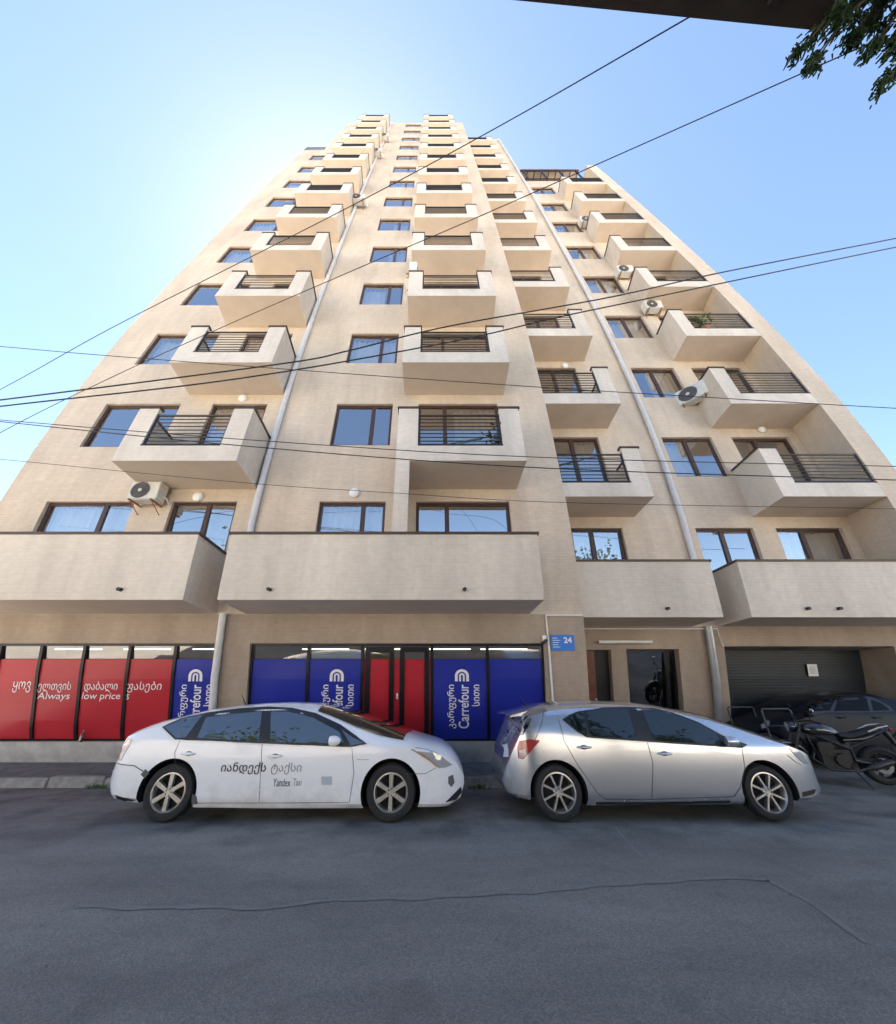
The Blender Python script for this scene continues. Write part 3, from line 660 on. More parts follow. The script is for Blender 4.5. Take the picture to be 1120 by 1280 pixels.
def interp(pts, x):
    if x <= pts[0][0]: return pts[0][1]
    for (a, u), (b, v) in zip(pts, pts[1:]):
        if x <= b: return lerp(u, v, (x - a) / (b - a) if b > a else 0)
    return pts[-1][1]
def smoothed(pts, x, h=.05):
    return sum(interp(pts, x + h * o) * w for o, w in ((-1, .2), (-.5, .2), (0, .2), (.5, .2), (1, .2)))
class Car:
    """a body lofted along X between a roof line and a sill line; y grows away from the viewer; near side at yn"""
    def __init__(s, name, top, bot, yn, width, belt, wheels, wr, archr, paint, z0=0.0, tumble=.30, nose=.30, dls=None):
        s.name, s.yn, s.width, s.paint, s.wheels, s.wr = name, yn, width, paint, wheels, wr
        xr, xf = top[0][0], top[-1][0]; s.xr, s.xf = xr, xf
        L_ = xf - xr; xc = (xr + xf) / 2; yc = yn + width / 2; s.yc = yc; s.z0 = z0
        n = 84; m = 15; q = 9; bm = bmesh.new(); rings = []
        for i in range(n + 1):
            t = i / n; t = .5 - .5 * math.cos(math.pi * t) if True else t; t = lerp(i / n, t, .55)
            x = lerp(xr, xf, t); u = abs(x - xc) / (L_ / 2)
            zt = smoothed(top, x, .04) if .01 < t < .99 else interp(top, x); zb = min(interp(bot, x), zt - .06)
            f = 1 - .045 * u ** 2 - nose * max(0, (u - .80) / .20) ** 2.4
            hw = width / 2 * f; zbelt = interp(belt, x); dl = min(interp(dls, x) if dls else .10, (zt - zb) * .4)
            def side(z):
                y = hw * (1 - .035 * max(0, (.62 + z0 - z) / .5) ** 2 - .02 * max(0, (z - .62 - z0) / .4) ** 2)
                if z > zbelt: y -= (z - zbelt) * tumble
                return y
            half = [(0, zb)] + [(side(lerp(zb, zt - dl, j / m)), lerp(zb, zt - dl, j / m)) for j in range(m + 1)]
            half[1] = (half[1][0] * .94, half[1][1])
            ye = half[-1][0]
            for j in range(1, q + 1):
                a = j / q * math.pi / 2; yy = ye * math.cos(a) ** .55; half.append((yy, zt - dl * (yy / ye) ** 4 if ye > 0 else zt))
            half[-1] = (0, zt)
            ring = [bm.verts.new((x, yc - y, z)) for y, z in half] + [bm.verts.new((x, yc + y, z)) for y, z in half[-2:0:-1]]
            rings.append(ring)
        for a, b in zip(rings, rings[1:]):
            k = len(a)
            for j in range(k): bm.faces.new((a[j], a[(j + 1) % k], b[(j + 1) % k], b[j]))
        bm.faces.new(rings[0]); bm.faces.new(rings[-1][::-1])
        bmesh.ops.recalc_face_normals(bm, faces=bm.faces)
        s.bvh = BVHTree.FromBMesh(bm)
        me = bpy.data.meshes.new('body'); bm.to_mesh(me); bm.free(); body = link('body', me, [paint, M_WELL])
        cb = bmesh.new()
        for wx, wz in wheels:
            for y0, y1 in ((yn - .3, yn + .30), (yn + width - .30, yn + width + .3)):
                a = [cb.verts.new((wx + archr * math.cos(2 * math.pi * k / 40), y0, wz + archr * math.sin(2 * math.pi * k / 40))) for k in range(40)]
                b = [cb.verts.new((wx + archr * math.cos(2 * math.pi * k / 40), y1, wz + archr * math.sin(2 * math.pi * k / 40))) for k in range(40)]
                for k in range(40): cb.faces.new((a[k], a[(k + 1) % 40], b[(k + 1) % 40], b[k])).material_index = 1
                cb.faces.new(a).material_index = 1; cb.faces.new(b).material_index = 1
        bmesh.ops.recalc_face_normals(cb, faces=cb.faces); cm = bpy.data.meshes.new('cut'); cb.to_mesh(cm); cb.free(); cut = link('cut', cm, [paint, M_WELL])
        mod = body.modifiers.new('b', 'BOOLEAN'); mod.operation = 'DIFFERENCE'; mod.object = cut; mod.solver = 'EXACT'
        dg = bpy.context.evaluated_depsgraph_get(); dg.update(); me2 = bpy.data.meshes.new_from_object(body.evaluated_get(dg))
        bpy.data.objects.remove(body); bpy.data.objects.remove(cut)
        for p in me2.polygons: p.use_smooth = True
        me2.set_sharp_from_angle(angle=R(38))
        s.root = empty(name, (xc, yc, z0)); s.inv = Matrix.Translation(-s.root.location)
        me2.name = 'body'; s.body = link('body', me2, None if len(me2.materials) else [paint, M_WELL]); s.own(s.body)
    def own(s, o): o.parent = s.root; o.matrix_parent_inverse = s.inv; return o
    def ray(s, x, y):
        """the spot on the body seen at a pixel"""
        o = Vector((0, 0, EYE)); d = (U(x, y, s.yn + .2) - o).normalized(); h = s.bvh.ray_cast(o, d)
        if h[0] is None:
            p = U(x, y, s.yn + .25); h = s.bvh.find_nearest(p)
        return h[0], h[1]
    def side(s, x, z, off=.004):
        h = s.bvh.ray_cast(Vector((x, s.yn - 3, z)), Vector((0, 1, 0)))
        if h[0] is None: h = s.bvh.find_nearest(Vector((x, s.yn + .1, z)))
        n = h[1] if h[1].y < 0 else -h[1]
        return h[0] + n * off
    def top(s, x, y, off=.004):
        h = s.bvh.ray_cast(Vector((x, y, 5)), Vector((0, 0, -1)))
        if h[0] is None: h = s.bvh.find_nearest(Vector((x, y, s.z0 + 1)))
        return h[0] + Vector((h[1].x, h[1].y, abs(h[1].z))) * off
    def patch(s, name, px, mat, off=.005, parent=None, step=.05, local=None, fn=None):
        """a skin laid over the body inside an outline: pixels of the photograph, or local (x, z)"""
        pts = [Vector((p.x, p.z)) for p in (s.ray(*q)[0] for q in px)] if px else [Vector(p) for p in local]
        dense = []
        for a, b in zip(pts, pts[1:] + pts[:1]):
            k = max(1, int((b - a).length / step)); dense += [a.lerp(b, i / k) for i in range(k)]
        x0, x1 = min(p.x for p in dense), max(p.x for p in dense); z0, z1 = min(p.y for p in dense), max(p.y for p in dense)
        inner = []
        x = x0 + step * .5
        while x < x1:
            z = z0 + step * .5
            while z < z1:
                p = Vector((x, z)); c = False; j = len(pts) - 1
                for i in range(len(pts)):
                    a, b = pts[i], pts[j]
                    if (a.y > z) != (b.y > z) and x < (b.x - a.x) * (z - a.y) / (b.y - a.y) + a.x: c = not c
                    j = i
                if c and min((p - q).length for q in dense) > step * .35: inner.append(p)
                z += step
            x += step
        vs, es, fs, *_ = geometry.delaunay_2d_cdt(dense + inner, [], [list(range(len(dense)))], 1, 1e-5)
        bm = bmesh.new(); f_ = fn or s.side; V = [bm.verts.new(f_(v.x, v.y, off)) for v in vs]
        for f in fs: bm.faces.new([V[i] for i in f])
        o = bm_obj(name, bm, mat, smooth=40)
        for p in o.data.polygons: pass
        return s.own(o) if parent is None else sub(o, parent)
    def line(s, name, px, w=.006, mat=None, off=.003, parent=None):
        pts = [s.ray(*q)[0] for q in px]; dense = []
        for a, b in zip(pts, pts[1:]):
            k = max(1, int((b - a).length / .04)); dense += [a.lerp(b, i / k) for i in range(k)]
        dense.append(pts[-1]); bm = bmesh.new(); prev = None
        for i, p in enumerate(dense):
            t = dense[min(i + 1, len(dense) - 1)] - dense[max(0, i - 1)]; t = Vector((t.x, t.z)).normalized(); nrm = Vector((-t.y, t.x)) * w * .5
            row = [bm.verts.new(s.side(p.x + nrm.x, p.z + nrm.y, off)), bm.verts.new(s.side(p.x - nrm.x, p.z - nrm.y, off))]
            if prev: bm.faces.new((prev[0], prev[1], row[1], row[0]))
            prev = row
        o = bm_obj(name, bm, mat or M_SEAMLINE, recalc=False); return s.own(o) if parent is None else sub(o, parent)
    def text(s, body, px0, py0, px1, py1, mat, name='lettering', bold=0.0):
        a, b = s.ray(px0, py0)[0], s.ray(px1, py1)[0]; bm = bmesh.new()
        put_text(bm, body, a.x, b.x, a.z, b.z, lambda x, z: s.side(x, z, .006), False, bold); return s.own(bm_obj(name, bm, mat, recalc=False))
    def wheel(s, spoke, nspoke, rimmat, rim_r):
        for wx, wz in s.wheels:
            for near in (True, False):
                y = s.yn + .045 if near else s.yn + s.width - .045; sg = 1 if near else -1
                M = Matrix.Translation((wx, y, wz)) @ Matrix.Scale(sg, 4, (0, 1, 0)); r = s.wr
                bm = bmesh.new(); w = .185
                lathe(bm, [(rim_r, .012), (rim_r + .012, .002), (r * .80, -.006), (r * .93, .004), (r * .985, .028), (r, .06), (r, w - .05), (r * .97, w - .01), (r * .8, w), (rim_r, w - .01)], 48, M, closed=True)
                ty = s.own(bm_obj('wheel', bm, M_RUBBER, smooth=40))
                bm = bmesh.new(); rr = rim_r
                lathe(bm, [(rr + .003, .006), (rr - .012, .004), (rr - .022, .02), (rr - .03, .12), (rr + .003, .13)], 48, M, closed=True)
                lathe(bm, [(.0005, .018), (.05, .016), (.062, .026), (.066, .05)], 24, M)
                for k in range(nspoke):
                    a0 = 2 * math.pi * (k + .5) / nspoke
                    for off, wd in spoke:
                        a = a0 + off; ca, sa = math.cos(a), math.sin(a)
                        def pt(rad, lat, dy): return M @ Vector((rad * ca - lat * sa, dy, rad * sa + lat * ca))
                        r0, r1 = .045, rr - .012; w0, w1 = wd * .8, wd
                        hexa(bm, [pt(r0, -w0, .05), pt(r1, -w1, .055), pt(r1, w1, .055), pt(r0, w0, .05), pt(r0, -w0 * .75, .012), pt(r1, -w1 * .8, .010), pt(r1, w1 * .8, .010), pt(r0, w0 * .75, .012)])
                ri = sub(bm_obj('rim', bm, rimmat, smooth=35), ty)
                bm = bmesh.new(); lathe(bm, [(.0005, .085), (rr - .02, .085)], 32, M)
                sub(bm_obj('brake_disc', bm, M_WELL), ty)
                bm = bmesh.new()
                for k in range(5):
                    a = 2 * math.pi * k / 5; ball(bm, M @ Vector((.038 * math.cos(a), .012, .038 * math.sin(a))), .008, u=6, v=4)
                sub(bm_obj('wheel_nut', bm, M_BLACK), ty)
    def mirror(s, px, mat, r=(.10, .06, .062)):
        c, n = s.ray(*px); c = c + Vector((.0, -.10, .01)); bm = bmesh.new()
        ball(bm, c, r, u=16, v=10)
        for v in bm.verts:
            if v.co.x < c.x - .055: v.co.x = c.x - .055
        o = s.own(bm_obj('side_mirror', bm, mat, smooth=50)); bm = bmesh.new(); tube(bm, [c + Vector((.02, 0, -.03)), c + Vector((.03, .13, -.07))], .022, 8)
        sub(bm_obj('mirror_arm', bm, M_TRIM, smooth=50), o)
        return o
    def handle(s, px, w=.19, mat=None):
        c = s.ray(*px)[0]; bm = bmesh.new(); pts = []
        n = 10
        for i in range(n + 1):
            t = i / n * 2 - 1; x = c.x + w / 2 * t; p = s.side(x, c.z, .006 + .028 * (1 - t ** 4)); pts.append(p)
        tube(bm, pts, [.008 + .010 * (1 - abs(i / n * 2 - 1) ** 3) for i in range(n + 1)], 8)
        h = s.own(bm_obj('door_handle', bm, mat or s.paint, smooth=60))
        loc = [(c.x + .05 * math.cos(a), c.z + .028 * math.sin(a)) for a in [2 * math.pi * k / 14 for k in range(14)]]
        s.patch('handle_recess', None, M_TRIM, .003, h, .03, loc); return h

YN = 5.43
def prof(spec): return sorted([(p.x, p.z) for p in (U(x, y, YN + d) for x, y, d in spec)])
# --- the white taxi
top = prof([(139.5, 968, .25), (140.6, 955.5, .25), (147, 950, .22), (156, 933, .22), (164.5, 912, .22), (185, 905, .25), (203, 899.5, .3), (232, 893, .35), (260, 886.5, .4), (300, 881, .45), (330, 878.5, .45), (360, 877.5, .45), (387, 878.5, .45), (405, 881, .45), (424, 884.5, .6), (470, 899, .7), (508, 912.5, .75), (530, 919.5, .75), (548, 925, .7), (560, 931.5, .6), (569, 939, .5), (575, 950, .4), (579.5, 962, .3)])
bot = prof([(139.5, 975, .25), (144, 996, .2), (170, 1003, .1), (240, 1010, .05), (330, 1011, .05), (450, 1011, .05), (526, 1010, .05), (560, 1006, .2), (576, 996, .3), (579.5, 980, .3)])
WZ = U(205, 997, YN).z; WR = .325
wl = [(U(205, 997, YN).x, WR), (U(487.6, 997, YN).x, WR)]
belt = [(U(200, 924, YN).x, U(200, 924, YN).z), (U(330, 930, YN).x, U(330, 930, YN).z), (U(460, 934, YN).x, U(460, 934, YN).z)]
ux = lambda x, y: U(x, y, YN + .5).x
taxi = Car('taxi_car', top, bot, YN, 1.70, belt, wl, WR, .385, M_CARWHITE, dls=[(ux(370, 878), .10), (ux(410, 883), .17), (ux(450, 895), .24), (ux(490, 910), .20), (ux(520, 918), .12), (ux(560, 932), .10)])
tag(taxi.root, 'white taxi hatchback with dark lettering on its doors and a scraped bumper', 'car')
dlo = [(203, 909), (226, 899), (258, 891.5), (300, 886), (335, 884), (365, 885.5), (395, 892), (425, 906), (445, 920), (459, 930), (438, 934), (380, 931.5), (330, 929.5), (260, 926), (219, 924.5)]
trim = taxi.patch('window_trim', dlo, M_TRIM, .011)
for g in ([(206, 909), (228, 900), (254, 894.5), (233, 922), (221, 922.5)], [(258, 897.5), (280, 894), (328, 889.5), (324, 926.5), (300, 926), (247, 922.5)],
          [(339, 890), (360, 890), (377, 893.5), (392.5, 898), (424.6, 915.3), (430, 929.5), (380, 929), (338.4, 927.5)], [(427, 912), (441, 922), (456, 929), (439, 932)]):
    taxi.patch('side_window', g, M_CARGLASS, .015)
wx0, wx1 = U(400, 880, YN + .5).x, U(512, 914, YN + .75).x
taxi.patch('windshield', None, M_CARGLASS, .012, None, .06, [(wx0 + .06, taxi.yc - .62), (wx0 + .06, taxi.yc + .55), (lerp(wx0, wx1, .7), taxi.yc + .66), (wx1 - .02, taxi.yc + .66), (wx1 + .04, taxi.yc), (wx1 - .05, taxi.yc - .72), (lerp(wx0, wx1, .7), taxi.yc - .73)], taxi.top)
rx = U(164.5, 912, YN + .22).x; taxi.patch('rear_window', None, M_CARGLASS, .006, None, .06, [(rx + .12, taxi.yc - .5), (rx + .12, taxi.yc + .5), (rx + .72, taxi.yc + .5), (rx + .72, taxi.yc - .5)], taxi.top)
for l in ([(225, 926), (218.5, 941), (219.7, 957), (227.7, 966)], [(328, 930), (326, 966), (324, 1003)], [(440, 935), (442.5, 967), (436.7, 1003)], [(240, 1003.5), (324, 1003.5), (436, 1003)]):
    taxi.line('door_seam', l)
taxi.line('door_crease', [(246, 986), (324, 987), (438, 986)], .012, M_CARWHITE, .004); taxi.line('bumper_seam', [(147, 954), (168, 957), (182, 966)], .012, M_SCUFF)
taxi.line('bumper_seam', [(508, 967.5), (532, 967), (545, 959.5)], .006)
for h in ((236, 942), (344, 945)): taxi.handle(h)
taxi.mirror((419, 926), M_CARWHITE)
hl = taxi.patch('headlight', [(513, 936.7), (520, 934.5), (535, 937), (548, 942), (565, 956), (556, 959.5), (548, 960), (537, 951)], M_LAMP, .007)
taxi.patch('indicator', [(520, 939), (530, 943), (544, 955), (546, 959), (538, 951.5)], M_AMBER, .010, hl, .03)
taxi.patch('taillight', [(163, 918), (166.6, 924.6), (158, 938), (151, 951), (147.8, 949), (154, 931)], M_TAILCLEAR, .007)
taxi.patch('bumper_scrape', [(560, 971), (566, 968), (568, 978), (564, 984), (560, 979)], M_SCUFF, .005, None, .03)
taxi.patch('lower_grille', [(556, 1003), (566, 993), (576, 983), (577, 990), (570, 999)], M_TRIM, .005, None, .03)
taxi.patch('bumper_scrape', [(182, 961), (187, 966), (181, 973), (176, 968)], M_SCUFF, .005, None, .02)
taxi.patch('bumper_scrape', [(241, 992), (246, 995), (248, 1004), (240, 1006)], M_SCUFF, .005, None, .02)
taxi.patch('rear_skirt', [(144, 993), (170, 1000), (170, 1004), (146, 998)], M_TRIM, .005, None, .03)
taxi.line('vent_mark', [(446, 949.5), (461, 949.5)], .012, M_RIM)
taxi.text('იანდექს', 275, 968, 334, 953, M_TEXT, bold=.012); taxi.text('ტაქსი', 338, 968, 378, 953, M_TEXT2)
taxi.text('Yandex', 341, 983, 364, 973, M_TEXT); taxi.text('Taxi', 366, 982, 377.5, 973, M_TEXT2)
taxi.patch('door_sticker', [(402, 970.5), (415, 970.5), (415, 981), (402, 981)], M_STICK, .005, None, .04)
taxi.wheel([(0, .034)], 6, M_RIMDIRTY, .218)
c = taxi.top(U(300, 880, YN + .45).x - .1, taxi.yc, 0); bm = bmesh.new(); tube(bm, [c, c + Vector((-.10, 0, .16))], [.012, .004], 6); taxi.own(bm_obj('aerial', bm, M_BLACK))

# --- the silver hatchback
top = prof([(620, 957, .85), (621, 947, .85), (626, 928, .85), (631, 915, .85), (638, 898, .85), (641.5, 887.5, .85), (655, 883, .75), (672, 879.3, .6), (700, 876.7, .5), (730, 875.4, .5), (760, 875.6, .5), (790, 877.2, .5), (828, 882.5, .5), (860, 890, .55), (880, 897, .6), (915, 911, .7), (940, 920.5, .75), (965, 929.5, .7), (985, 935, .55), (1000, 942, .4), (1010, 951, .3), (1017, 961, .25), (1021, 972, .22)])
bot = prof([(620, 968, .85), (626, 982, .7), (646, 995, .25), (690, 1004, .05), (734, 1008, .03), (820, 1007, .03), (917, 1006, .03), (975, 1003, .08), (1003, 998, .18), (1021, 988, .22)])
wl = [(U(700.6, 995, YN).x, WR), (U(967, 995, YN).x, WR)]
belt = [(U(690, 915, YN).x, U(690, 915, YN).z), (U(800, 926, YN).x, U(800, 926, YN).z), (U(935, 935, YN).x, U(935, 935, YN).z)]
hatch = Car('hatchback_car', top, bot, YN, 1.68, belt, wl, WR * .96, .368, M_CARSILVER)
tag(hatch.root, 'silver hatchback with a sloping nose parked before the entrance and sign', 'car')
dlo = [(703, 899.4), (712, 893.5), (722, 889.5), (753, 885), (785, 884), (817, 886), (840, 891), (872, 902.5), (902, 919), (934, 931), (927.5, 935), (890, 932.5), (840, 929.5), (796, 926), (734, 922), (721, 914.5)]
hatch.patch('window_trim', dlo, M_TRIM, .009)
for g in ([(707, 899.4), (722, 891.5), (730, 890), (733, 920), (722, 913)], [(732, 889.5), (753, 886.5), (784, 885.5), (795, 924), (737, 920)], [(801, 887), (817, 888), (840, 893), (872, 904.5), (892, 915.5), (900, 927), (899, 931), (840, 927.5), (817, 925)]):
    hatch.patch('side_window', g, M_HATCHGLASS, .013)
wx0, wx1 = U(820, 880, YN + .5).x, U(925, 915, YN + .7).x
hatch.patch('windshield', None, M_HATCHGLASS, .006, None, .06, [(wx0, hatch.yc - .52), (wx0, hatch.yc + .52), (lerp(wx0, wx1, .7), hatch.yc + .6), (wx1, hatch.yc + .58), (wx1 + .05, hatch.yc), (wx1, hatch.yc - .58), (lerp(wx0, wx1, .7), hatch.yc - .6)], hatch.top)
hatch.patch('rear_window', [(633.5, 916.5), (641, 897), (648, 891), (664, 898.5), (660, 909), (653.5, 919)], M_HATCHGLASS, .006)
for l in ([(698, 898), (704.6, 925), (720.7, 954), (747.5, 992), (757, 999)], [(809, 928), (816, 954), (814.5, 999)], [(927.5, 936), (931, 960), (925, 985), (917.5, 996)], [(757, 999), (815, 999), (917, 996)], [(672.5, 880), (677, 905), (668, 926)]):
    hatch.line('door_seam', l)
hatch.line('sill_trim', [(745, 1004), (820, 1004), (912, 1002)], .03, M_TRIM, .004)
for h in ((730, 934), (830.6, 942)): hatch.handle(h)
hatch.mirror((906, 927), M_CARSILVER, (.115, .06, .062))
hatch.patch('headlight', [(985, 934.5), (994, 936.5), (1001, 941), (1007, 949), (1010, 954.5), (1005, 954), (998, 949)], M_LAMP, .007, None, .03)
tl = hatch.patch('taillight', [(649, 926), (662, 924), (675, 925.5), (668, 934), (661, 942), (654, 949), (648, 948), (646.5, 935)], M_TAIL, .007, None, .03)
hatch.patch('clear_lens', [(649.5, 938), (657, 936), (658, 943), (653, 948), (649, 947)], M_TAILCLEAR, .011, tl, .02)
hatch.patch('number_plate', [(628, 931), (634, 929), (636, 946), (629.5, 946)], M_PLATE, .008, None, .02)
hatch.patch('bumper_lip', [(1003, 990), (1019, 986), (1018, 992), (1003, 996)], M_TRIM, .006, None, .03)
hatch.line('bumper_seam', [(984, 944), (995, 953), (1001, 956)], .006)
hatch.wheel([(0, .016)], 8, M_RIM, .222)
a_ = U(641, 887.5, YN + .3).x; bm = bmesh.new()
for sg in (1,):
    V = []
    for i in range(9):
        y = hatch.yc - .56 + 1.12 * i / 8; z = hatch.top(a_ + .16, y, 0).z; q = .03 * (1 - ((i - 4) / 4) ** 2)
        V.append([bm.verts.new((a_ - .05 - q, y, z - .035)), bm.verts.new((a_ + .2, y, z + .022)), bm.verts.new((a_ + .2, y, z - .03)), bm.verts.new((a_ - .05 - q, y, z - .055))])
    for p, q in zip(V, V[1:]):
        for k in range(4): bm.faces.new((p[k], p[(k + 1) % 4], q[(k + 1) % 4], q[k]))
    bm.faces.new(V[0]); bm.faces.new(V[-1][::-1])
hatch.own(bm_obj('spoiler', bm, M_CARSILVER, smooth=40))
c = hatch.top(a_ + .35, hatch.yc, 0); bm = bmesh.new(); tube(bm, [c, c + Vector((-.13, 0, .14))], [.012, .004], 6); hatch.own(bm_obj('aerial', bm, M_BLACK))

# --- the dark saloon before the garage
YD, ZD = 8.12, .17
def profd(spec): return sorted([(p.x, p.z) for p in (U(x, y, YD + d) for x, y, d in spec)])
top = profd([(949, 917, .2), (951, 905, .3), (958, 897, .5), (975, 889, .6), (985, 882.5, .5), (1000, 875, .45), (1020, 868.5, .45), (1045, 864.6, .45), (1062, 864, .45), (1080, 866, .45), (1100, 871.5, .45), (1118, 880, .5), (1135, 885, .5), (1160, 889, .4), (1172, 893, .3), (1177, 908, .2)])
bot = profd([(949, 930, .2), (955, 945, .1), (1000, 951, 0), (1120, 951, 0), (1170, 944, .1), (1177, 925, .2)])
wl = [(U(970, 938, YD).x, ZD + .31), (U(1138, 938, YD).x, ZD + .31)]
belt = [(U(980, 893, YD).x, U(980, 893, YD).z), (U(1120, 890, YD).x, U(1120, 890, YD).z)]
sedan = Car('dark_sedan', top, bot, YD, 1.62, belt, wl, .31, .36, M_CARDARK, ZD)
tag(sedan.root, 'dark blue saloon car parked across the grey garage behind the motorcycle', 'car')
sedan.patch('window_trim', [(986, 893), (1000, 882), (1015, 873.5), (1045, 868.5), (1070, 868), (1092, 872.5), (1112, 883), (1116, 889), (1090, 890.5), (1040, 890.5), (1000, 893)], M_TRIM, .004)
for g in ([(1005, 889), (1012, 880), (1024, 874), (1041, 871), (1037, 888.5)], [(1044, 870.8), (1066, 869.8), (1083, 873), (1087, 889), (1042, 889)], [(1088, 874.5), (1100, 878.5), (1110, 885.5), (1112, 888), (1091, 888.5)]):
    sedan.patch('side_window', g, M_DIMGLASS, .008, None, .08)
for l in ([(1040, 891), (1041, 945)], [(1088, 891), (1090, 930)], [(1000, 893), (999, 935)]): sedan.line('door_seam', l)
for h in ((1052, 897), (1096, 897)): sedan.handle(h)
sedan.mirror((1005, 893), M_CARDARK); sedan.patch('headlight', [(951, 906), (960, 900), (962, 906), (953, 911)], M_LAMP, .007, None, .05)
sedan.wheel([(0, .02)], 7, M_RIM, .2)

# ------------------------------------------------------------------ motorcycle
M_TANK = pbr('black tank paint', (.012, .012, .016), .2, coat=1); M_ENG = pbr('engine metal', (.06, .06, .06), .4, .7, noise=.4, nscale=30); M_SEAT = pbr('seat vinyl', (.015, .015, .015), .6)
ra, fa = Vector((7.96, 7.32, .36)), Vector((6.72, 7.72, .40)); fx = (fa - ra); fx.z = 0; wb = fx.length; fx.normalize()
bike = tag(empty('motorcycle', (ra.x, ra.y, .06)), 'black naked motorcycle leaning on its side stand by the dark saloon', 'motorcycle')
bl = Matrix.Rotation(R(7), 4, 'X')        # leans on its stand
BM = Matrix.Translation((ra.x, ra.y, .06)) @ Matrix(((fx.x, fx.y, 0, 0), (fx.y, -fx.x, 0, 0), (0, 0, 1, 0), (0, 0, 0, 1))) @ bl
# local: x forward from the rear axle, y to the side (minus: the viewer's side), z up
def B(x, y, z): return BM @ Vector((x, y, z))
def bown(o): o.parent = bike; o.matrix_parent_inverse = Matrix.Translation(-bike.location); return o
def bwheel(x, r, w):
    M = BM @ Matrix.Translation((x, 0, r)); bm = bmesh.new(); ri = r - .10
    lathe(bm, [(ri + (r - ri) * math.cos(a) if False else ri + .05 + .05 * math.cos(a), w * .5 * math.sin(a)) for a in [2 * math.pi * k / 12 for k in range(12)]], 44, M, closed=True)
    t = bown(bm_obj('wheel', bm, M_RUBBER, smooth=50)); bm = bmesh.new()
    lathe(bm, [(ri + .02, -w * .36), (ri - .012, -w * .34), (ri - .02, 0), (ri - .012, w * .34), (ri + .02, w * .36)], 44, M)
    lathe(bm, [(.03, -.06), (.045, -.03), (.045, .03), (.03, .06)], 16, M)
    for k in range(5):
        for o in (-.16, .16):
            a = 2 * math.pi * k / 5 + o; tube(bm, [M @ Vector((.035 * math.cos(a), 0, .035 * math.sin(a))), M @ Vector(((ri - .01) * math.cos(a - o * .4), 0, (ri - .01) * math.sin(a - o * .4)))], .013, 6)
    sub(bm_obj('rim', bm, M_BLACK, smooth=50), t); bm = bmesh.new(); lathe(bm, [(.07, -.065), (.125, -.065), (.125, -.06), (.07, -.06)], 28, M, closed=True); sub(bm_obj('brake_disc', bm, M_RIM), t)
bwheel(0, .31, .16); bwheel(wb, .30, .11)
def bpart(name, fn, mat, smooth=50):
    bm = bmesh.new(); fn(bm); return bown(bm_obj(name, bm, mat, smooth=smooth))
bpart('front_fork', lambda bm: [tube(bm, [B(wb, s, .30), B(wb - .13, s, .62), B(wb - .28, s, .98)], [.028, .026, .022], 8) for s in (-.10, .10)], M_ENG)
bpart('front_mudguard', lambda bm: tube(bm, [B(wb + .33 * math.cos(a), 0, .30 + .33 * math.sin(a)) for a in [R(20 + 13 * i) for i in range(11)]], .055, 8), M_TANK)
def tank(bm):
    ball(bm, (0, 0, 0), (.30, .15, .13), u=20, v=12)
    for v in bm.verts:
        c = v.co; c.y *= 1 - .35 * max(0, -c.x / .3); c.z -= .10 * max(0, -c.x / .3) ** 1.3
        if c.z < -.06: c.z = -.06 + (c.z + .06) * .4
        v.co = B(wb - .58 + c.x, c.y, .86 + c.z)
bpart('fuel_tank', tank, M_TANK)
def seat(bm):
    pts = [(wb - .80, .78, .12), (wb - .95, .765, .13), (wb - 1.1, .80, .12), (wb - 1.28, .86, .10), (wb - 1.45, .90, .07)]; prev = None
    for x, z, w in pts:
        row = [bm.verts.new(B(x, w * math.cos(a), z + .045 * math.sin(a))) for a in [2 * math.pi * k / 14 for k in range(14)]]
        if prev:
            for k in range(14): bm.faces.new((prev[k], prev[(k + 1) % 14], row[(k + 1) % 14], row[k]))
        else: bm.faces.new(row[::-1])
        prev = row
    bm.faces.new(prev)
bpart('seat', seat, M_SEAT)
def tail(bm):
    prev = None
    for x, z, w, h in ((wb - .85, .70, .09, .05), (wb - 1.15, .73, .10, .06), (wb - 1.4, .84, .09, .05), (wb - 1.58, .92, .05, .03)):
        row = [bm.verts.new(B(x, w * math.cos(a), z + h * math.sin(a))) for a in [2 * math.pi * k / 12 for k in range(12)]]
        if prev:
            for k in range(12): bm.faces.new((prev[k], prev[(k + 1) % 12], row[(k + 1) % 12], row[k]))
        else: bm.faces.new(row[::-1])
        prev = row
    bm.faces.new(prev)
bpart('tail_fairing', tail, M_TANK)
bpart('grab_rail', lambda bm: [tube(bm, [B(wb - 1.22, s, .86), B(wb - 1.38, s, .93), B(wb - 1.52, s * .8, .955), B(wb - 1.56, 0, .955)], .014, 8) for s in (-.12, .12)], M_RIM)
def engine(bm):
    for x0, x1, y, z0, z1 in ((wb - .78, wb - .42, .16, .28, .46), (wb - .62, wb - .42, .17, .46, .68), (wb - .86, wb - .62, .13, .36, .56)):
        wbox(bm, x0, x1, -y, y, z0, z1, M=BM)
    for i in range(6): wbox(bm, wb - .65, wb - .39, -.185, .185, .48 + i * .033, .492 + i * .033, M=BM)
    for s in (-1, 1): lathe(bm, [(.001, s * .20), (.10, s * .20), (.115, s * .17), (.12, s * .12)], 20, BM @ Matrix.Translation((wb - .70, 0, .40)))
bpart('engine', engine, M_ENG, 30)
bpart('frame', lambda bm: [tube(bm, [B(wb - .28, 0, .86), B(wb - .62, s, .70), B(wb - .88, s, .58), B(wb - .90, s, .38)], .024, 8) for s in (-.13, .13)] + [tube(bm, [B(wb - .88, s, .60), B(wb - 1.40, s * .7, .80)], .016, 8) for s in (-.12, .12)] + [tube(bm, [B(wb - .30, s, .80), B(wb - .42, s, .34), B(wb - .80, s, .26)], .018, 8) for s in (-.12, .12)], M_BLACK)
bpart('swingarm', lambda bm: [tube(bm, [B(wb - .88, s, .40), B(0, s, .31)], [.032, .026], 8) for s in (-.13, .13)], M_ENG)
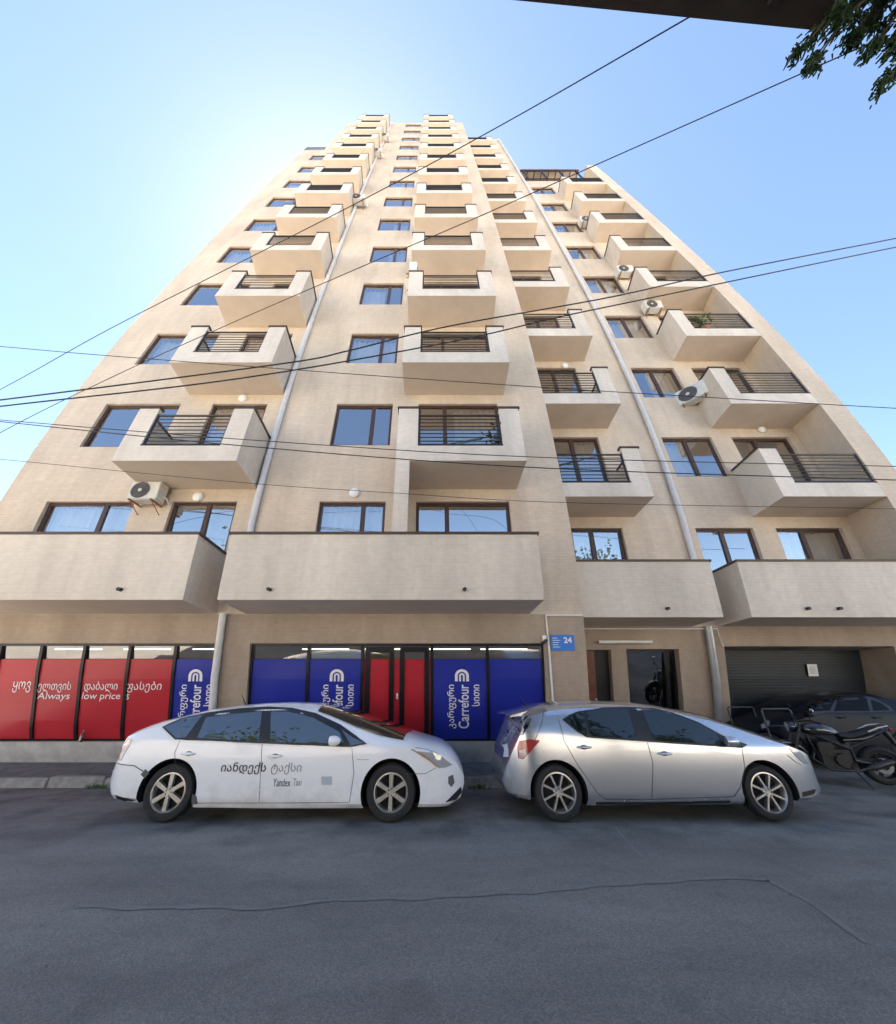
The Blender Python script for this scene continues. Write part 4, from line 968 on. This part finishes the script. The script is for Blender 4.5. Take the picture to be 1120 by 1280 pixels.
bpart('exhaust', lambda bm: [tube(bm, [B(wb - .40, -.08, .56), B(wb - .30, -.12, .40), B(wb - .50, -.16, .24), B(wb - .85, -.20, .25), B(wb - 1.0, -.21, .30)], .022, 8), tube(bm, [B(wb - .98, -.21, .29), B(wb - 1.06, -.215, .315), B(.02, -.22, .40), B(-.05, -.22, .42)], [.028, .052, .055, .042], 12)], M_ENG)
bpart('shock_absorber', lambda bm: [tube(bm, [B(wb - .92 + .018 * math.cos(i * .9), .038 * math.sin(i * .9), .46 + i * .0045) for i in range(60)], .007, 5)], M_RIM)
bpart('handlebar', lambda bm: tube(bm, [B(wb - .44, -.38, 1.02), B(wb - .36, -.22, 1.05), B(wb - .30, -.06, 1.0), B(wb - .30, .06, 1.0), B(wb - .36, .22, 1.05), B(wb - .44, .38, 1.02)], .014, 8), M_BLACK)
bpart('handle_grip', lambda bm: tube(bm, [B(wb - .445, -.39, 1.02), B(wb - .39, -.27, 1.045)], .019, 8), M_RUBBER)
def head(bm):
    ball(bm, (0, 0, 0), (.10, .09, .095), u=18, v=12)
    for v in bm.verts:
        if v.co.x > .05: v.co.x = .05 + (v.co.x - .05) * .3
        v.co = B(wb - .17 + v.co.x, v.co.y, .90 + v.co.z)
hd = bpart('headlight', head, M_TANK)
bm = bmesh.new(); lathe(bm, [(.001, -.004), (.06, -.003), (.082, .006)], 22, BM @ Matrix.Translation((wb - .10, 0, .90)) @ Matrix.Rotation(R(90), 4, 'Z')); sub(bm_obj('lens', bm, M_LAMP, smooth=60), hd)
for s in (-1, 1):
    bm = bmesh.new(); tube(bm, [B(wb - .38, s * .25, 1.05), B(wb - .36, s * .30, 1.15), B(wb - .38, s * .33, 1.20)], .007, 6); st = bown(bm_obj('mirror_stalk', bm, M_BLACK))
    bm = bmesh.new(); ball(bm, (0, 0, 0), (.018, .058, .040), u=14, v=8, M=BM @ Matrix.Translation((wb - .39, s * .34, 1.23))); sub(bm_obj('mirror', bm, M_CHROME if s < 0 else M_BLACK, smooth=60), st)
pl = bpart('number_plate', lambda bm: wbox(bm, -.32, -.312, -.10, .10, .54, .70, M=BM @ Matrix.Rotation(R(-18), 4, 'Y')), M_PLATE, 30)
bpart('rear_mudguard', lambda bm: tube(bm, [B(wb - 1.5, 0, .86), B(-.26, 0, .74), B(-.34, 0, .54)], [.05, .035, .02], 8), M_BLACK)
bpart('tail_lamp', lambda bm: ball(bm, B(-.28, 0, .88), (.03, .07, .03)), M_TAIL)
bpart('side_stand', lambda bm: tube(bm, [B(wb - .82, -.12, .28), B(wb - .92, -.30, .01)], .013, 6), M_BLACK)
bpart('chain_guard', lambda bm: wbox(bm, .02, .5, -.10, -.085, .38, .43, M=BM), M_BLACK, 30)

# ------------------------------------------------------------------ air conditioners hung on the facade
M_ACBODY = pbr('aged enamel', (.60, .60, .56), .45, noise=.12, nscale=5); M_ACGRILLE = pbr('fan grille', (.10, .10, .10), .5); M_RUST = pbr('rusty bracket', (.30, .15, .06), .8, noise=.3, nscale=20)
def build_ac():
    root = empty('air_conditioner'); bm = bmesh.new(); wbox(bm, -.42, .42, -.32, 0, 0, .58); bmesh.ops.bevel(bm, geom=list(bm.edges), offset=.02, segments=2, affect='EDGES')
    bm_obj('casing', bm, M_ACBODY, root, smooth=40); bm = bmesh.new()
    M = Matrix.Translation((-.10, -.325, .29)); lathe(bm, [(.0005, .003), (.245, .003), (.25, -.004)], 32, M)
    for r in (.06, .11, .16, .21, .25): lathe(bm, [(r, -.012), (r + .006, -.016), (r + .012, -.012), (r + .006, -.006)], 32, M, closed=True)
    for k in range(8):
        a = math.pi * k / 4; tube(bm, [M @ Vector((.03 * math.cos(a), -.012, .03 * math.sin(a))), M @ Vector((.25 * math.cos(a), -.012, .25 * math.sin(a)))], .004, 4)
    bm_obj('fan_grille', bm, M_ACGRILLE, root); bm = bmesh.new(); lathe(bm, [(.0005, -.02), (.05, -.02), (.055, -.01)], 20, M); bm_obj('fan_hub', bm, M_ACBODY, root)
    for x in (-.3, .3):
        bm = bmesh.new(); wbox(bm, x - .02, x + .02, -.36, .12, -.035, -.001); tube(bm, [(x, -.3, -.03), (x, .1, -.28)], .014, 5); bm_obj('bracket', bm, M_RUST, root)
    bm = bmesh.new(); tube(bm, [(.40, -.1, .2), (.50, -.06, .16), (.50, .06, .05), (.48, .14, .3), (.36, .16, .5)], .018, 6); bm_obj('hose', bm, M_WHITEPAINT, root)
    return root
def dup(root):
    r = root.copy(); COL.objects.link(r)
    for ch in list(root.children):
        c = ch.copy(); COL.objects.link(c); c.parent = r
    return r
ac0 = build_ac(); first = True
for x, y, O, rot, sc, label in ((186, 631, .10, 0, 1.0, 'air conditioner on rusty brackets above the lowest window at far left'),
        (871, 505, -1.5, -48, 1.25, 'large air conditioner turned sideways against the fourth floor balcony at right'),
        (815, 393, -1.5, 0, 1.05, 'air conditioner between window and balcony, just under the thick black cables'),
        (780, 348, -1.5, 0, 1.1, 'air conditioner between window and balcony, just above the thick black cables'),
        (733, 285, -1.5, 0, 1.2, 'small air conditioner highest on the right wing beside its window'),
        (448, 257, .2, 0, 1.1, 'air conditioner over the white drainpipe, lowest of the three there'),
        (471, 196, .2, 0, 1.1, 'air conditioner over the white drainpipe, middle of the three there'),
        (481, 176, .2, 0, 1.1, 'air conditioner over the white drainpipe, topmost of the three there'),
        (512, 352, .6, 90, 1.1, 'air conditioner tucked at the left end of a middle balcony')):
    o = ac0 if first else dup(ac0); first = False
    X, z = T(x, y, O); o.location = P(X, O, z); o.rotation_euler = (0, 0, R(rot)); o.scale = (sc * .82,) * 3
    tag(o, label, 'air conditioner', 'air conditioners on the facade')

# ------------------------------------------------------------------ sign, camera, notice, bottle, barrier
M_SIGN = pbr('blue enamel sign', (.03, .19, .62), .35)
bm = bmesh.new(); fbox(bm, 2.47, 2.95, .02, .035, 1.06, 1.40); sg = tag(bm_obj('house_number_sign', bm, M_SIGN), 'small blue house number sign reading 24 on the pier', 'sign')
bm = bmesh.new(); put_text(bm, '24', 2.735, 2.90, 1.22, 1.35, film_fn(.037), False, .03); sub(bm_obj('number', bm, M_LETTER, recalc=False), sg)
bm = bmesh.new()
for i, w in enumerate((.10, .16, .13, .11, .15)): fbox(bm, 2.50, 2.50 + w, .036, .038, 1.32 - i * .048, 1.333 - i * .048)
sub(bm_obj('small_print', bm, M_LETTER), sg)
c = P(2.33, .02, 1.25); cctv = tag(empty('security_camera', c), 'small white security camera at the corner of the shop front', 'camera'); bm = bmesh.new()
wbox(bm, c.x - .04, c.x + .04, c.y - .06, c.y, c.z + .02, c.z + .12); o = bm_obj('mount', bm, M_WHITEPAINT); o.parent = cctv; o.matrix_parent_inverse = Matrix.Translation(-c)
bm = bmesh.new(); tube(bm, [c + Vector((.03, -.05, .02)), c + Vector((-.10, -.2, -.06))], .035, 10); o = bm_obj('lens_barrel', bm, M_BLACK, smooth=40); o.parent = cctv; o.matrix_parent_inverse = Matrix.Translation(-c)
M_PAPER = pbr('white paper', (.75, .75, .74), .8); bm = bmesh.new(); X, z = T(1017, 845, -2.3); X2, z2 = T(1027, 830, -2.3)
q = [P(X, -2.33, z), P(X2, -2.33, z), P(X2, -2.33, z2), P(X, -2.33, z2)]; ins = [p + Vector((0, .003, 0)) for p in q]
hexa(bm, [ins[0], ins[1], q[1], q[0], ins[3], ins[2], q[2], q[3]]); pn = tag(bm_obj('paper_notice', bm, M_PAPER), 'white paper notice taped to the grey garage shutter', 'notice')
bm = bmesh.new()
for i in range(6): fbox(bm, lerp(X, X2, .15), lerp(X, X2, .85 if i % 2 else .7), -2.329, -2.327, lerp(z2, z, .2 + i * .11), lerp(z2, z, .225 + i * .11))
sub(bm_obj('print_lines', bm, M_TEXT), pn)
X, z = T(99, 927, .04); c = P(X, .04, -.90); bm = bmesh.new(); lathe(bm, [(.001, 0), (.035, 0), (.036, .10), (.030, .13), (.014, .16), (.013, .21), (.001, .21)], 14, Matrix.Translation(c) @ Matrix.Rotation(R(90), 4, 'X') @ Matrix.Scale(-1, 4, (0, 1, 0)) if False else Matrix.Translation(c) @ Matrix.Rotation(R(90), 4, 'X'))
M_BOTTLE = pbr('brown bottle glass', (.06, .025, .012), .1, coat=1); tag(bm_obj('bottle', bm, M_BOTTLE, smooth=50), 'small brown bottle left on the shop sill under the red film', 'bottle')
M_STEEL = pbr('galvanised tube', (.045, .047, .05), .5, 0, noise=.2, nscale=15)
def barrier(x0, x1, y, z0, h, label, bars):
    r = tag(empty('metal_barrier', ((x0 + x1) / 2, y, z0)), label, 'barrier', 'metal barriers by the garage'); bm = bmesh.new()
    tube(bm, [(x0, y, z0), (x0, y, z0 + h - .03), (x0 + .03, y, z0 + h), (x1 - .03, y, z0 + h), (x1, y, z0 + h - .03), (x1, y, z0)], .018, 8); o = bm_obj('frame', bm, M_STEEL, smooth=50); o.parent = r; o.matrix_parent_inverse = Matrix.Translation(-r.location)
    for i in range(bars):
        z = z0 + h * (i + 1) / (bars + 1) - .02; bm = bmesh.new(); tube(bm, [(x0, y, z), (x1, y, z)], .012, 6); o = bm_obj('rail', bm, M_STEEL, smooth=50); o.parent = r; o.matrix_parent_inverse = Matrix.Translation(-r.location)
def zg(y): return .004 + max(0, min(1, (y - 7.1) / 2.6)) ** 1.2 * .33
a, b = U(911, 890, 8.9), U(943, 890, 8.9); barrier(a.x, b.x, 8.9, zg(8.9), a.z - zg(8.9) + .1, 'low tubular steel barrier nearest the zinc drainpipe', 1)
a, b = U(951, 886, 7.95), U(987, 886, 7.95); barrier(a.x, b.x, 7.95, zg(7.95), a.z - zg(7.95), 'tubular steel barrier in front of the dark saloon', 3)
# things on the balconies: plants and a chair back
M_LEAF = pbr('leaf', (.055, .095, .022), .6, noise=.5, nscale=8); M_POT = pbr('terracotta pot', (.28, .11, .06), .8, noise=.2, nscale=10)
def pot(X, O, z, s, label):
    c = P(X, O, z); r = tag(empty('potted_plant', c), label, 'plant', 'plants on the balconies'); bm = bmesh.new()
    lathe(bm, [(.001, 0), (.09 * s, 0), (.13 * s, .22 * s), (.11 * s, .22 * s), (.10 * s, .18 * s), (.001, .18 * s)], 16, Matrix.Translation(c) @ Matrix.Rotation(R(90), 4, 'X')); o = bm_obj('pot', bm, M_POT, smooth=40); o.parent = r; o.matrix_parent_inverse = Matrix.Translation(-c)
    bm = bmesh.new()
    for i in range(70):
        p = c + Vector((random.gauss(0, .13), random.gauss(0, .10), .22 + abs(random.gauss(.22, .16)))) * s; d = Vector((random.uniform(-1, 1), random.uniform(-1, 1), random.uniform(-.3, 1))).normalized(); e = d.cross(Vector((0, 0, 1))).normalized()
        quad(bm, [p, p + d * .07 * s + e * .025 * s, p + d * .14 * s, p + d * .07 * s - e * .025 * s])
    o = bm_obj('foliage', bm, M_LEAF); o.parent = r; o.matrix_parent_inverse = Matrix.Translation(-c)
pot(9.75, -.55, zslab(4) + .30, 1.3, 'leafy potted plant behind the railing of a right wing balcony'); pot(1.45, 1.05, zslab(2) + .3, 1.0, 'potted plant behind the railing of the lowest middle balcony')

# ------------------------------------------------------------------ overhead cables
M_CABLE = pbr('black cable', (.012, .012, .013), .6)
def cable(pts, r, label, sag=0.0):
    p3 = [U(*p) for p in pts]; dense = []
    if len(p3) == 2:
        n = 40; dense = [p3[0].lerp(p3[1], i / n) - Vector((0, 0, sag * (1 - (2 * i / n - 1) ** 2))) for i in range(n + 1)]
    else:
        for i in range(len(p3) - 1):
            p0, p1, p2, q = p3[max(0, i - 1)], p3[i], p3[i + 1], p3[min(len(p3) - 1, i + 2)]
            for k in range(10):
                t = k / 10; dense.append(.5 * ((2 * p1) + (p2 - p0) * t + (2 * p0 - 5 * p1 + 4 * p2 - q) * t * t + (3 * p1 - p0 - 3 * p2 + q) * t ** 3))
        dense.append(p3[-1])
    bm = bmesh.new(); tube(bm, dense, r, 6); tag(bm_obj('power_cable', bm, M_CABLE, smooth=60), label, 'cable', 'cables across the street')
D1 = 5.6
cable([(-260, 530, D1), (0, 500, D1), (350, 455, D1), (437, 438, D1), (560, 408, D1), (760, 372, D1), (900, 341, D1), (1120, 298, D1), (1400, 243, D1)], .0165, 'upper of two thick black cables rising to the right across the tower')
cable([(-260, 540, D1 + .2), (0, 508, D1 + .2), (300, 473, D1 + .2), (560, 428, D1 + .2), (700, 396, D1 + .2), (820, 371, D1 + .2), (1120, 309, D1 + .2), (1400, 252, D1 + .2)], .0165, 'lower of two thick black cables rising to the right across the tower')
cable([(-200, 590, 7.0), (0, 487, 5.6), (143, 408, 4.6), (430, 262, 3.0), (620, 160, 2.0), (864, 20, .95)], .0062, 'thin cable slanting steeply up to the overhanging eave')
cable([(-200, 655, 6.0), (0, 541, 5.2), (143, 470, 4.6), (280, 408, 3.95), (460, 330, 3.2), (598, 271, 2.6), (806, 179, 1.9), (1085, 55, 1.05)], .0058, 'thin cable slanting up into the hanging conifer branches')
cable([(-150, 420, 5.2), (0, 433, 5.2), (140, 445, 5.2), (460, 469, 5.2), (675, 484, 5.2), (755, 489, 5.2), (1060, 507, 5.2), (1300, 520, 5.2)], .0075, 'highest thin cable sloping gently down to the right')
cable([(-150, 513, 5.4), (0, 525, 5.4), (300, 549, 5.4), (660, 571, 5.4), (1120, 583, 5.4), (1300, 587, 5.4)], .008, 'thin dark cable passing in front of the lowest railings, upper of a pair')
cable([(-150, 512, 5.5), (0, 527, 5.5), (300, 557, 5.5), (660, 584, 5.5), (1120, 600, 5.5), (1300, 606, 5.5)], .0095, 'thin dark cable passing in front of the lowest railings, lower of a pair')
cable([(-150, 561, 5.6), (0, 574, 5.6), (300, 603, 5.6), (490, 616, 5.6), (700, 628, 5.6), (1120, 636, 5.6), (1300, 640, 5.6)], .005, 'lowest and finest cable, just over the first floor windows')

# ------------------------------------------------------------------ the house behind the viewer, its eave overhead, and the conifer
M_EAVE = pbr('dark stained eave', (.022, .015, .012), .8, noise=.35, nscale=3); M_HOUSE = facade_mat('old render', (.50, .45, .38), (.46, .41, .34), (.40, .36, .30))
house = tag(empty('neighbouring_house', (1, -4, 0)), 'dark timber eave of a house jutting over the street from above', 'house')
def hown(o): o.parent = house; o.matrix_parent_inverse = Matrix.Translation(-house.location); return o
EZ = EYE + 5.4; e0, e1 = G(640, 0, EZ), G(1010, 37, EZ); sl = (e1.y - e0.y) / (e1.x - e0.x)
def ey(x): return e0.y + (x - e0.x) * sl
bm = bmesh.new(); x0, x1 = -1.6, e1.x + .15
hexa(bm, [Vector((x0, -9, EZ + .12)), Vector((x1, -9, EZ + .12)), Vector((x1, ey(x1), EZ)), Vector((x0, ey(x0), EZ)), Vector((x0, -9, EZ + .42)), Vector((x1, -9, EZ + .42)), Vector((x1, ey(x1), EZ + .14)), Vector((x0, ey(x0), EZ + .14))])
roof = hown(bm_obj('roof', bm, M_EAVE)); bm = bmesh.new(); x = x0 + .1
while x < x1 - .1: wbox(bm, x, x + .07, -3.0, ey(x) - .10, EZ - .05, EZ + .02); x += .62
for i in range(14): y = -2.8 + i * .25; wbox(bm, x0, x1 - .02, y, y + .235, EZ + .02, EZ + .035) if y < .4 else None
sub(bm_obj('rafter', bm, M_EAVE), roof)
bm = bmesh.new(); wbox(bm, -1.4, 3.2, -9, -3.0, -.05, EZ + .1); hown(bm_obj('wall', bm, M_HOUSE))
for x in (-.9, 1.2):
    bm = bmesh.new(); wbox(bm, x, x + 1.2, -3.03, -2.97, 3.6, 5.1); w = hown(bm_obj('window', bm, M_WHITEPAINT)); bm = bmesh.new(); wbox(bm, x + .08, x + 1.12, -2.975, -2.96, 3.68, 5.02); sub(bm_obj('pane', bm, M_CARGLASS), w)

M_NEEDLE = pbr('conifer needles', (.028, .070, .020), .65, noise=.55, nscale=6); M_BARK = pbr('bark', (.075, .055, .04), .9, noise=.4, nscale=12, bump=.6, bscale=30)
rt = random.Random(11)
tb = Vector((5.3, -1.3, 0)); tree = tag(empty('conifer_tree', tb), 'dark conifer with drooping branches hanging in at the top corner', 'tree')
def town(o): o.parent = tree; o.matrix_parent_inverse = Matrix.Translation(-tb); return o
bm = bmesh.new(); tube(bm, [tb + Vector((.03 * i * math.sin(i), .02 * i, i * .95)) for i in range(11)], [.24 - .02 * i for i in range(11)], 12)
limbs = []
def limb(a, b, droop=.15, n=10, r=.03):
    pts = [a.lerp(b, i / n) + Vector((rt.uniform(-.03, .03), rt.uniform(-.03, .03), droop * math.sin(math.pi * i / n))) for i in range(n + 1)]
    tube(bm, pts, [lerp(r, .006, i / n) for i in range(n + 1)], 6); limbs.append(pts)
hz = EYE
def V_(px, py, h): return G(px, py, EYE + h)
for (px, py, h) in ((996, 74, 4.9), (1013, 80, 4.8), (1024, 66, 5.0), (1045, 40, 5.0), (1062, 50, 5.1), (1078, 38, 5.2), (1088, 56, 4.9), (1106, 105, 4.5), (1112, 70, 4.7), (1118, 90, 4.6), (1030, 28, 5.4), (1060, 12, 5.6), (1095, 25, 5.3), (1118, 40, 5.1), (1020, 40, 5.2), (1050, 22, 5.4), (1072, 20, 5.3), (1084, 30, 5.2), (1100, 44, 5.0), (1110, 30, 5.3), (1040, 14, 5.6), (1068, 34, 5.1), (1104, 12, 5.6), (1116, 56, 4.9), (1092, 8, 5.7)):
    b = V_(px, py, h); a = tb + Vector((0, .1, h + EYE + rt.uniform(.5, 1.1))); limb(a, b, .25, 12, .035)
for i in range(46):
    h = rt.uniform(4.6, 10.2); ang = rt.uniform(0, 2 * math.pi); L_ = (11.2 - h) * .36 * rt.uniform(.7, 1.1)
    a = tb + Vector((0, 0, h)); b = a + Vector((math.cos(ang) * L_, math.sin(ang) * L_, -.25 * L_))
    if b.y > .35: b.y = .35 - rt.uniform(0, .4)
    limb(a, b, .2)
town(bm_obj('trunk', bm, M_BARK, smooth=50))
bm = bmesh.new()
for pts in limbs:
    for i in range(3, len(pts)):
        p = pts[i]; t = (pts[i] - pts[i - 1]).normalized()
        for k in range(60 if i > 3 else 24):
            d = (t * rt.uniform(.3, 1) + Vector((rt.uniform(-1, 1), rt.uniform(-1, 1), rt.uniform(-1.1, .4))) * .7).normalized(); L_ = rt.uniform(.028, .055); q = p + Vector((rt.gauss(0, .03), rt.gauss(0, .03), rt.gauss(0, .03)))
            side = d.cross(Vector((rt.uniform(-1, 1), rt.uniform(-1, 1), rt.uniform(-1, 1)))).normalized() * L_ * .2
            n = 2
            for j in range(n):
                u = q + d * L_ * j / n; w = q + d * L_ * (j + 1.1) / n; s2 = side * (1 - j / n * .6)
                quad(bm, [u - s2, u + s2, w + s2 * .8, w - s2 * .8])
                tw = side.cross(d).normalized() * side.length * 1.3; quad(bm, [u - tw * .2, u + tw, w + tw * .7, w - tw * .1])
town(bm_obj('foliage', bm, M_NEEDLE, recalc=False))

# ------------------------------------------------------------------ pale block across the street, mirrored in the windows
M_BLOCK = pbr('cream render', (.62, .56, .47), .85, noise=.08, nscale=.6)
blk = tag(empty('opposite_block', (0, -30, 0)), 'long pale sunlit apartment block seen only mirrored in the window panes', 'building')
bm = bmesh.new(); wbox(bm, -45, 45, -42, -30, -.1, 11); o = bm_obj('wall', bm, M_BLOCK); o.parent = blk; o.matrix_parent_inverse = Matrix.Translation(-blk.location)
for i in range(22):
    for j in range(3):
        if (i + j) % 2 == 0 and i < 20:
            bm = bmesh.new(); x = -42 + i * 4; wbox(bm, x, x + 1.8, -30.02, -29.95, 1.6 + j * 3.1, 3.2 + j * 3.1); o = bm_obj('window', bm, M_CARGLASS); o.parent = blk; o.matrix_parent_inverse = Matrix.Translation(-blk.location)

# street trees behind the viewer, mirrored in glass and car paint
M_BROAD = pbr('broad leaves', (.07, .12, .03), .55, noise=.5, nscale=3)
def street_tree():
    r = tag(empty('street_tree'), 'leafy street tree across the road seen only as a reflection', 'tree', 'street trees behind the viewer'); bm = bmesh.new(); q = random.Random(5)
    tube(bm, [(0, 0, 0), (.05, .03, 1.4), (.0, .1, 2.6), (.1, .05, 4.2)], [.17, .13, .11, .05], 10); tips = []
    for i in range(16):
        a = q.uniform(0, 6.28); z = q.uniform(1.9, 3.6); t = Vector((math.cos(a) * q.uniform(.8, 1.8), math.sin(a) * q.uniform(.8, 1.8), z + q.uniform(.4, 2.2))); tube(bm, [(0, .05, z), t * .5 + Vector((0, 0, z * .5)), t], [.05, .03, .012], 5); tips.append(t)
    bm_obj('trunk', bm, M_BARK, r, smooth=50); bm = bmesh.new()
    for t in tips:
        for k in range(230):
            p = t + Vector((q.gauss(0, .42), q.gauss(0, .42), q.gauss(0, .36))); d = Vector((q.gauss(0, 1), q.gauss(0, 1), q.gauss(0, .7))).normalized(); e = d.orthogonal().normalized() * .05
            quad(bm, [p, p + d * .07 + e, p + d * .15, p + d * .07 - e])
    bm_obj('crown', bm, M_LEAF if False else M_BROAD, r, recalc=False); return r
st = street_tree()
for i, (x, y, sc, rz) in enumerate(((-9.3, -8.8, 1.95, 0), (10.5, -9.0, 1.9, 2.5))):
    o = st if i == 0 else dup(st); o.location = (x, y, -.02); o.scale = (sc,) * 3; o.rotation_euler = (0, 0, rz)

# weeds in the gutter
M_WEED = pbr('weed leaf', (.05, .085, .02), .7, noise=.4, nscale=9)
q = random.Random(3)
for px, n, label in ((118, 60, 'small green weed tuft growing at the kerb behind the taxi'), (598, 40, 'small weed tuft at the kerb between the two parked cars')):
    c = U(px, 984, 7.38); c.z = .0; bm = bmesh.new()
    for i in range(n):
        p = c + Vector((q.gauss(0, .10), q.gauss(0, .02), 0)); t = Vector((q.gauss(0, .5), q.gauss(0, .3), 1)).normalized() * q.uniform(.03, .10); e = Vector((t.z, 0, -t.x)).normalized() * .008
        quad(bm, [p - e, p + e, p + t * .7 + e * .8, p + t])
    tag(bm_obj('weed', bm, M_WEED, recalc=False), label, 'weed')

# grit and dead leaves blown into the gutter
M_DEBRIS = pbr('dead leaves and grit', (.13, .10, .07), .9, noise=.5, nscale=40)
bm = bmesh.new(); q = random.Random(9)
for i in range(420):
    x = q.uniform(-9, 5.5); y = 7.40 - abs(q.gauss(0, .16)) if q.random() < .8 else q.uniform(2.2, 7.3); r_ = q.uniform(.004, .016)
    a = q.uniform(0, 6.28); c = Vector((x, y, .006)); u = Vector((math.cos(a), math.sin(a), q.uniform(-.1, .25))) * r_; v = Vector((-math.sin(a), math.cos(a), q.uniform(0, .3))) * r_ * .6
    quad(bm, [c - u, c - v, c + u, c + v])
tag(bm_obj('gutter_debris', bm, M_DEBRIS, recalc=False), 'scattered grit and dead leaves lying along the gutter', 'litter', kind='stuff')
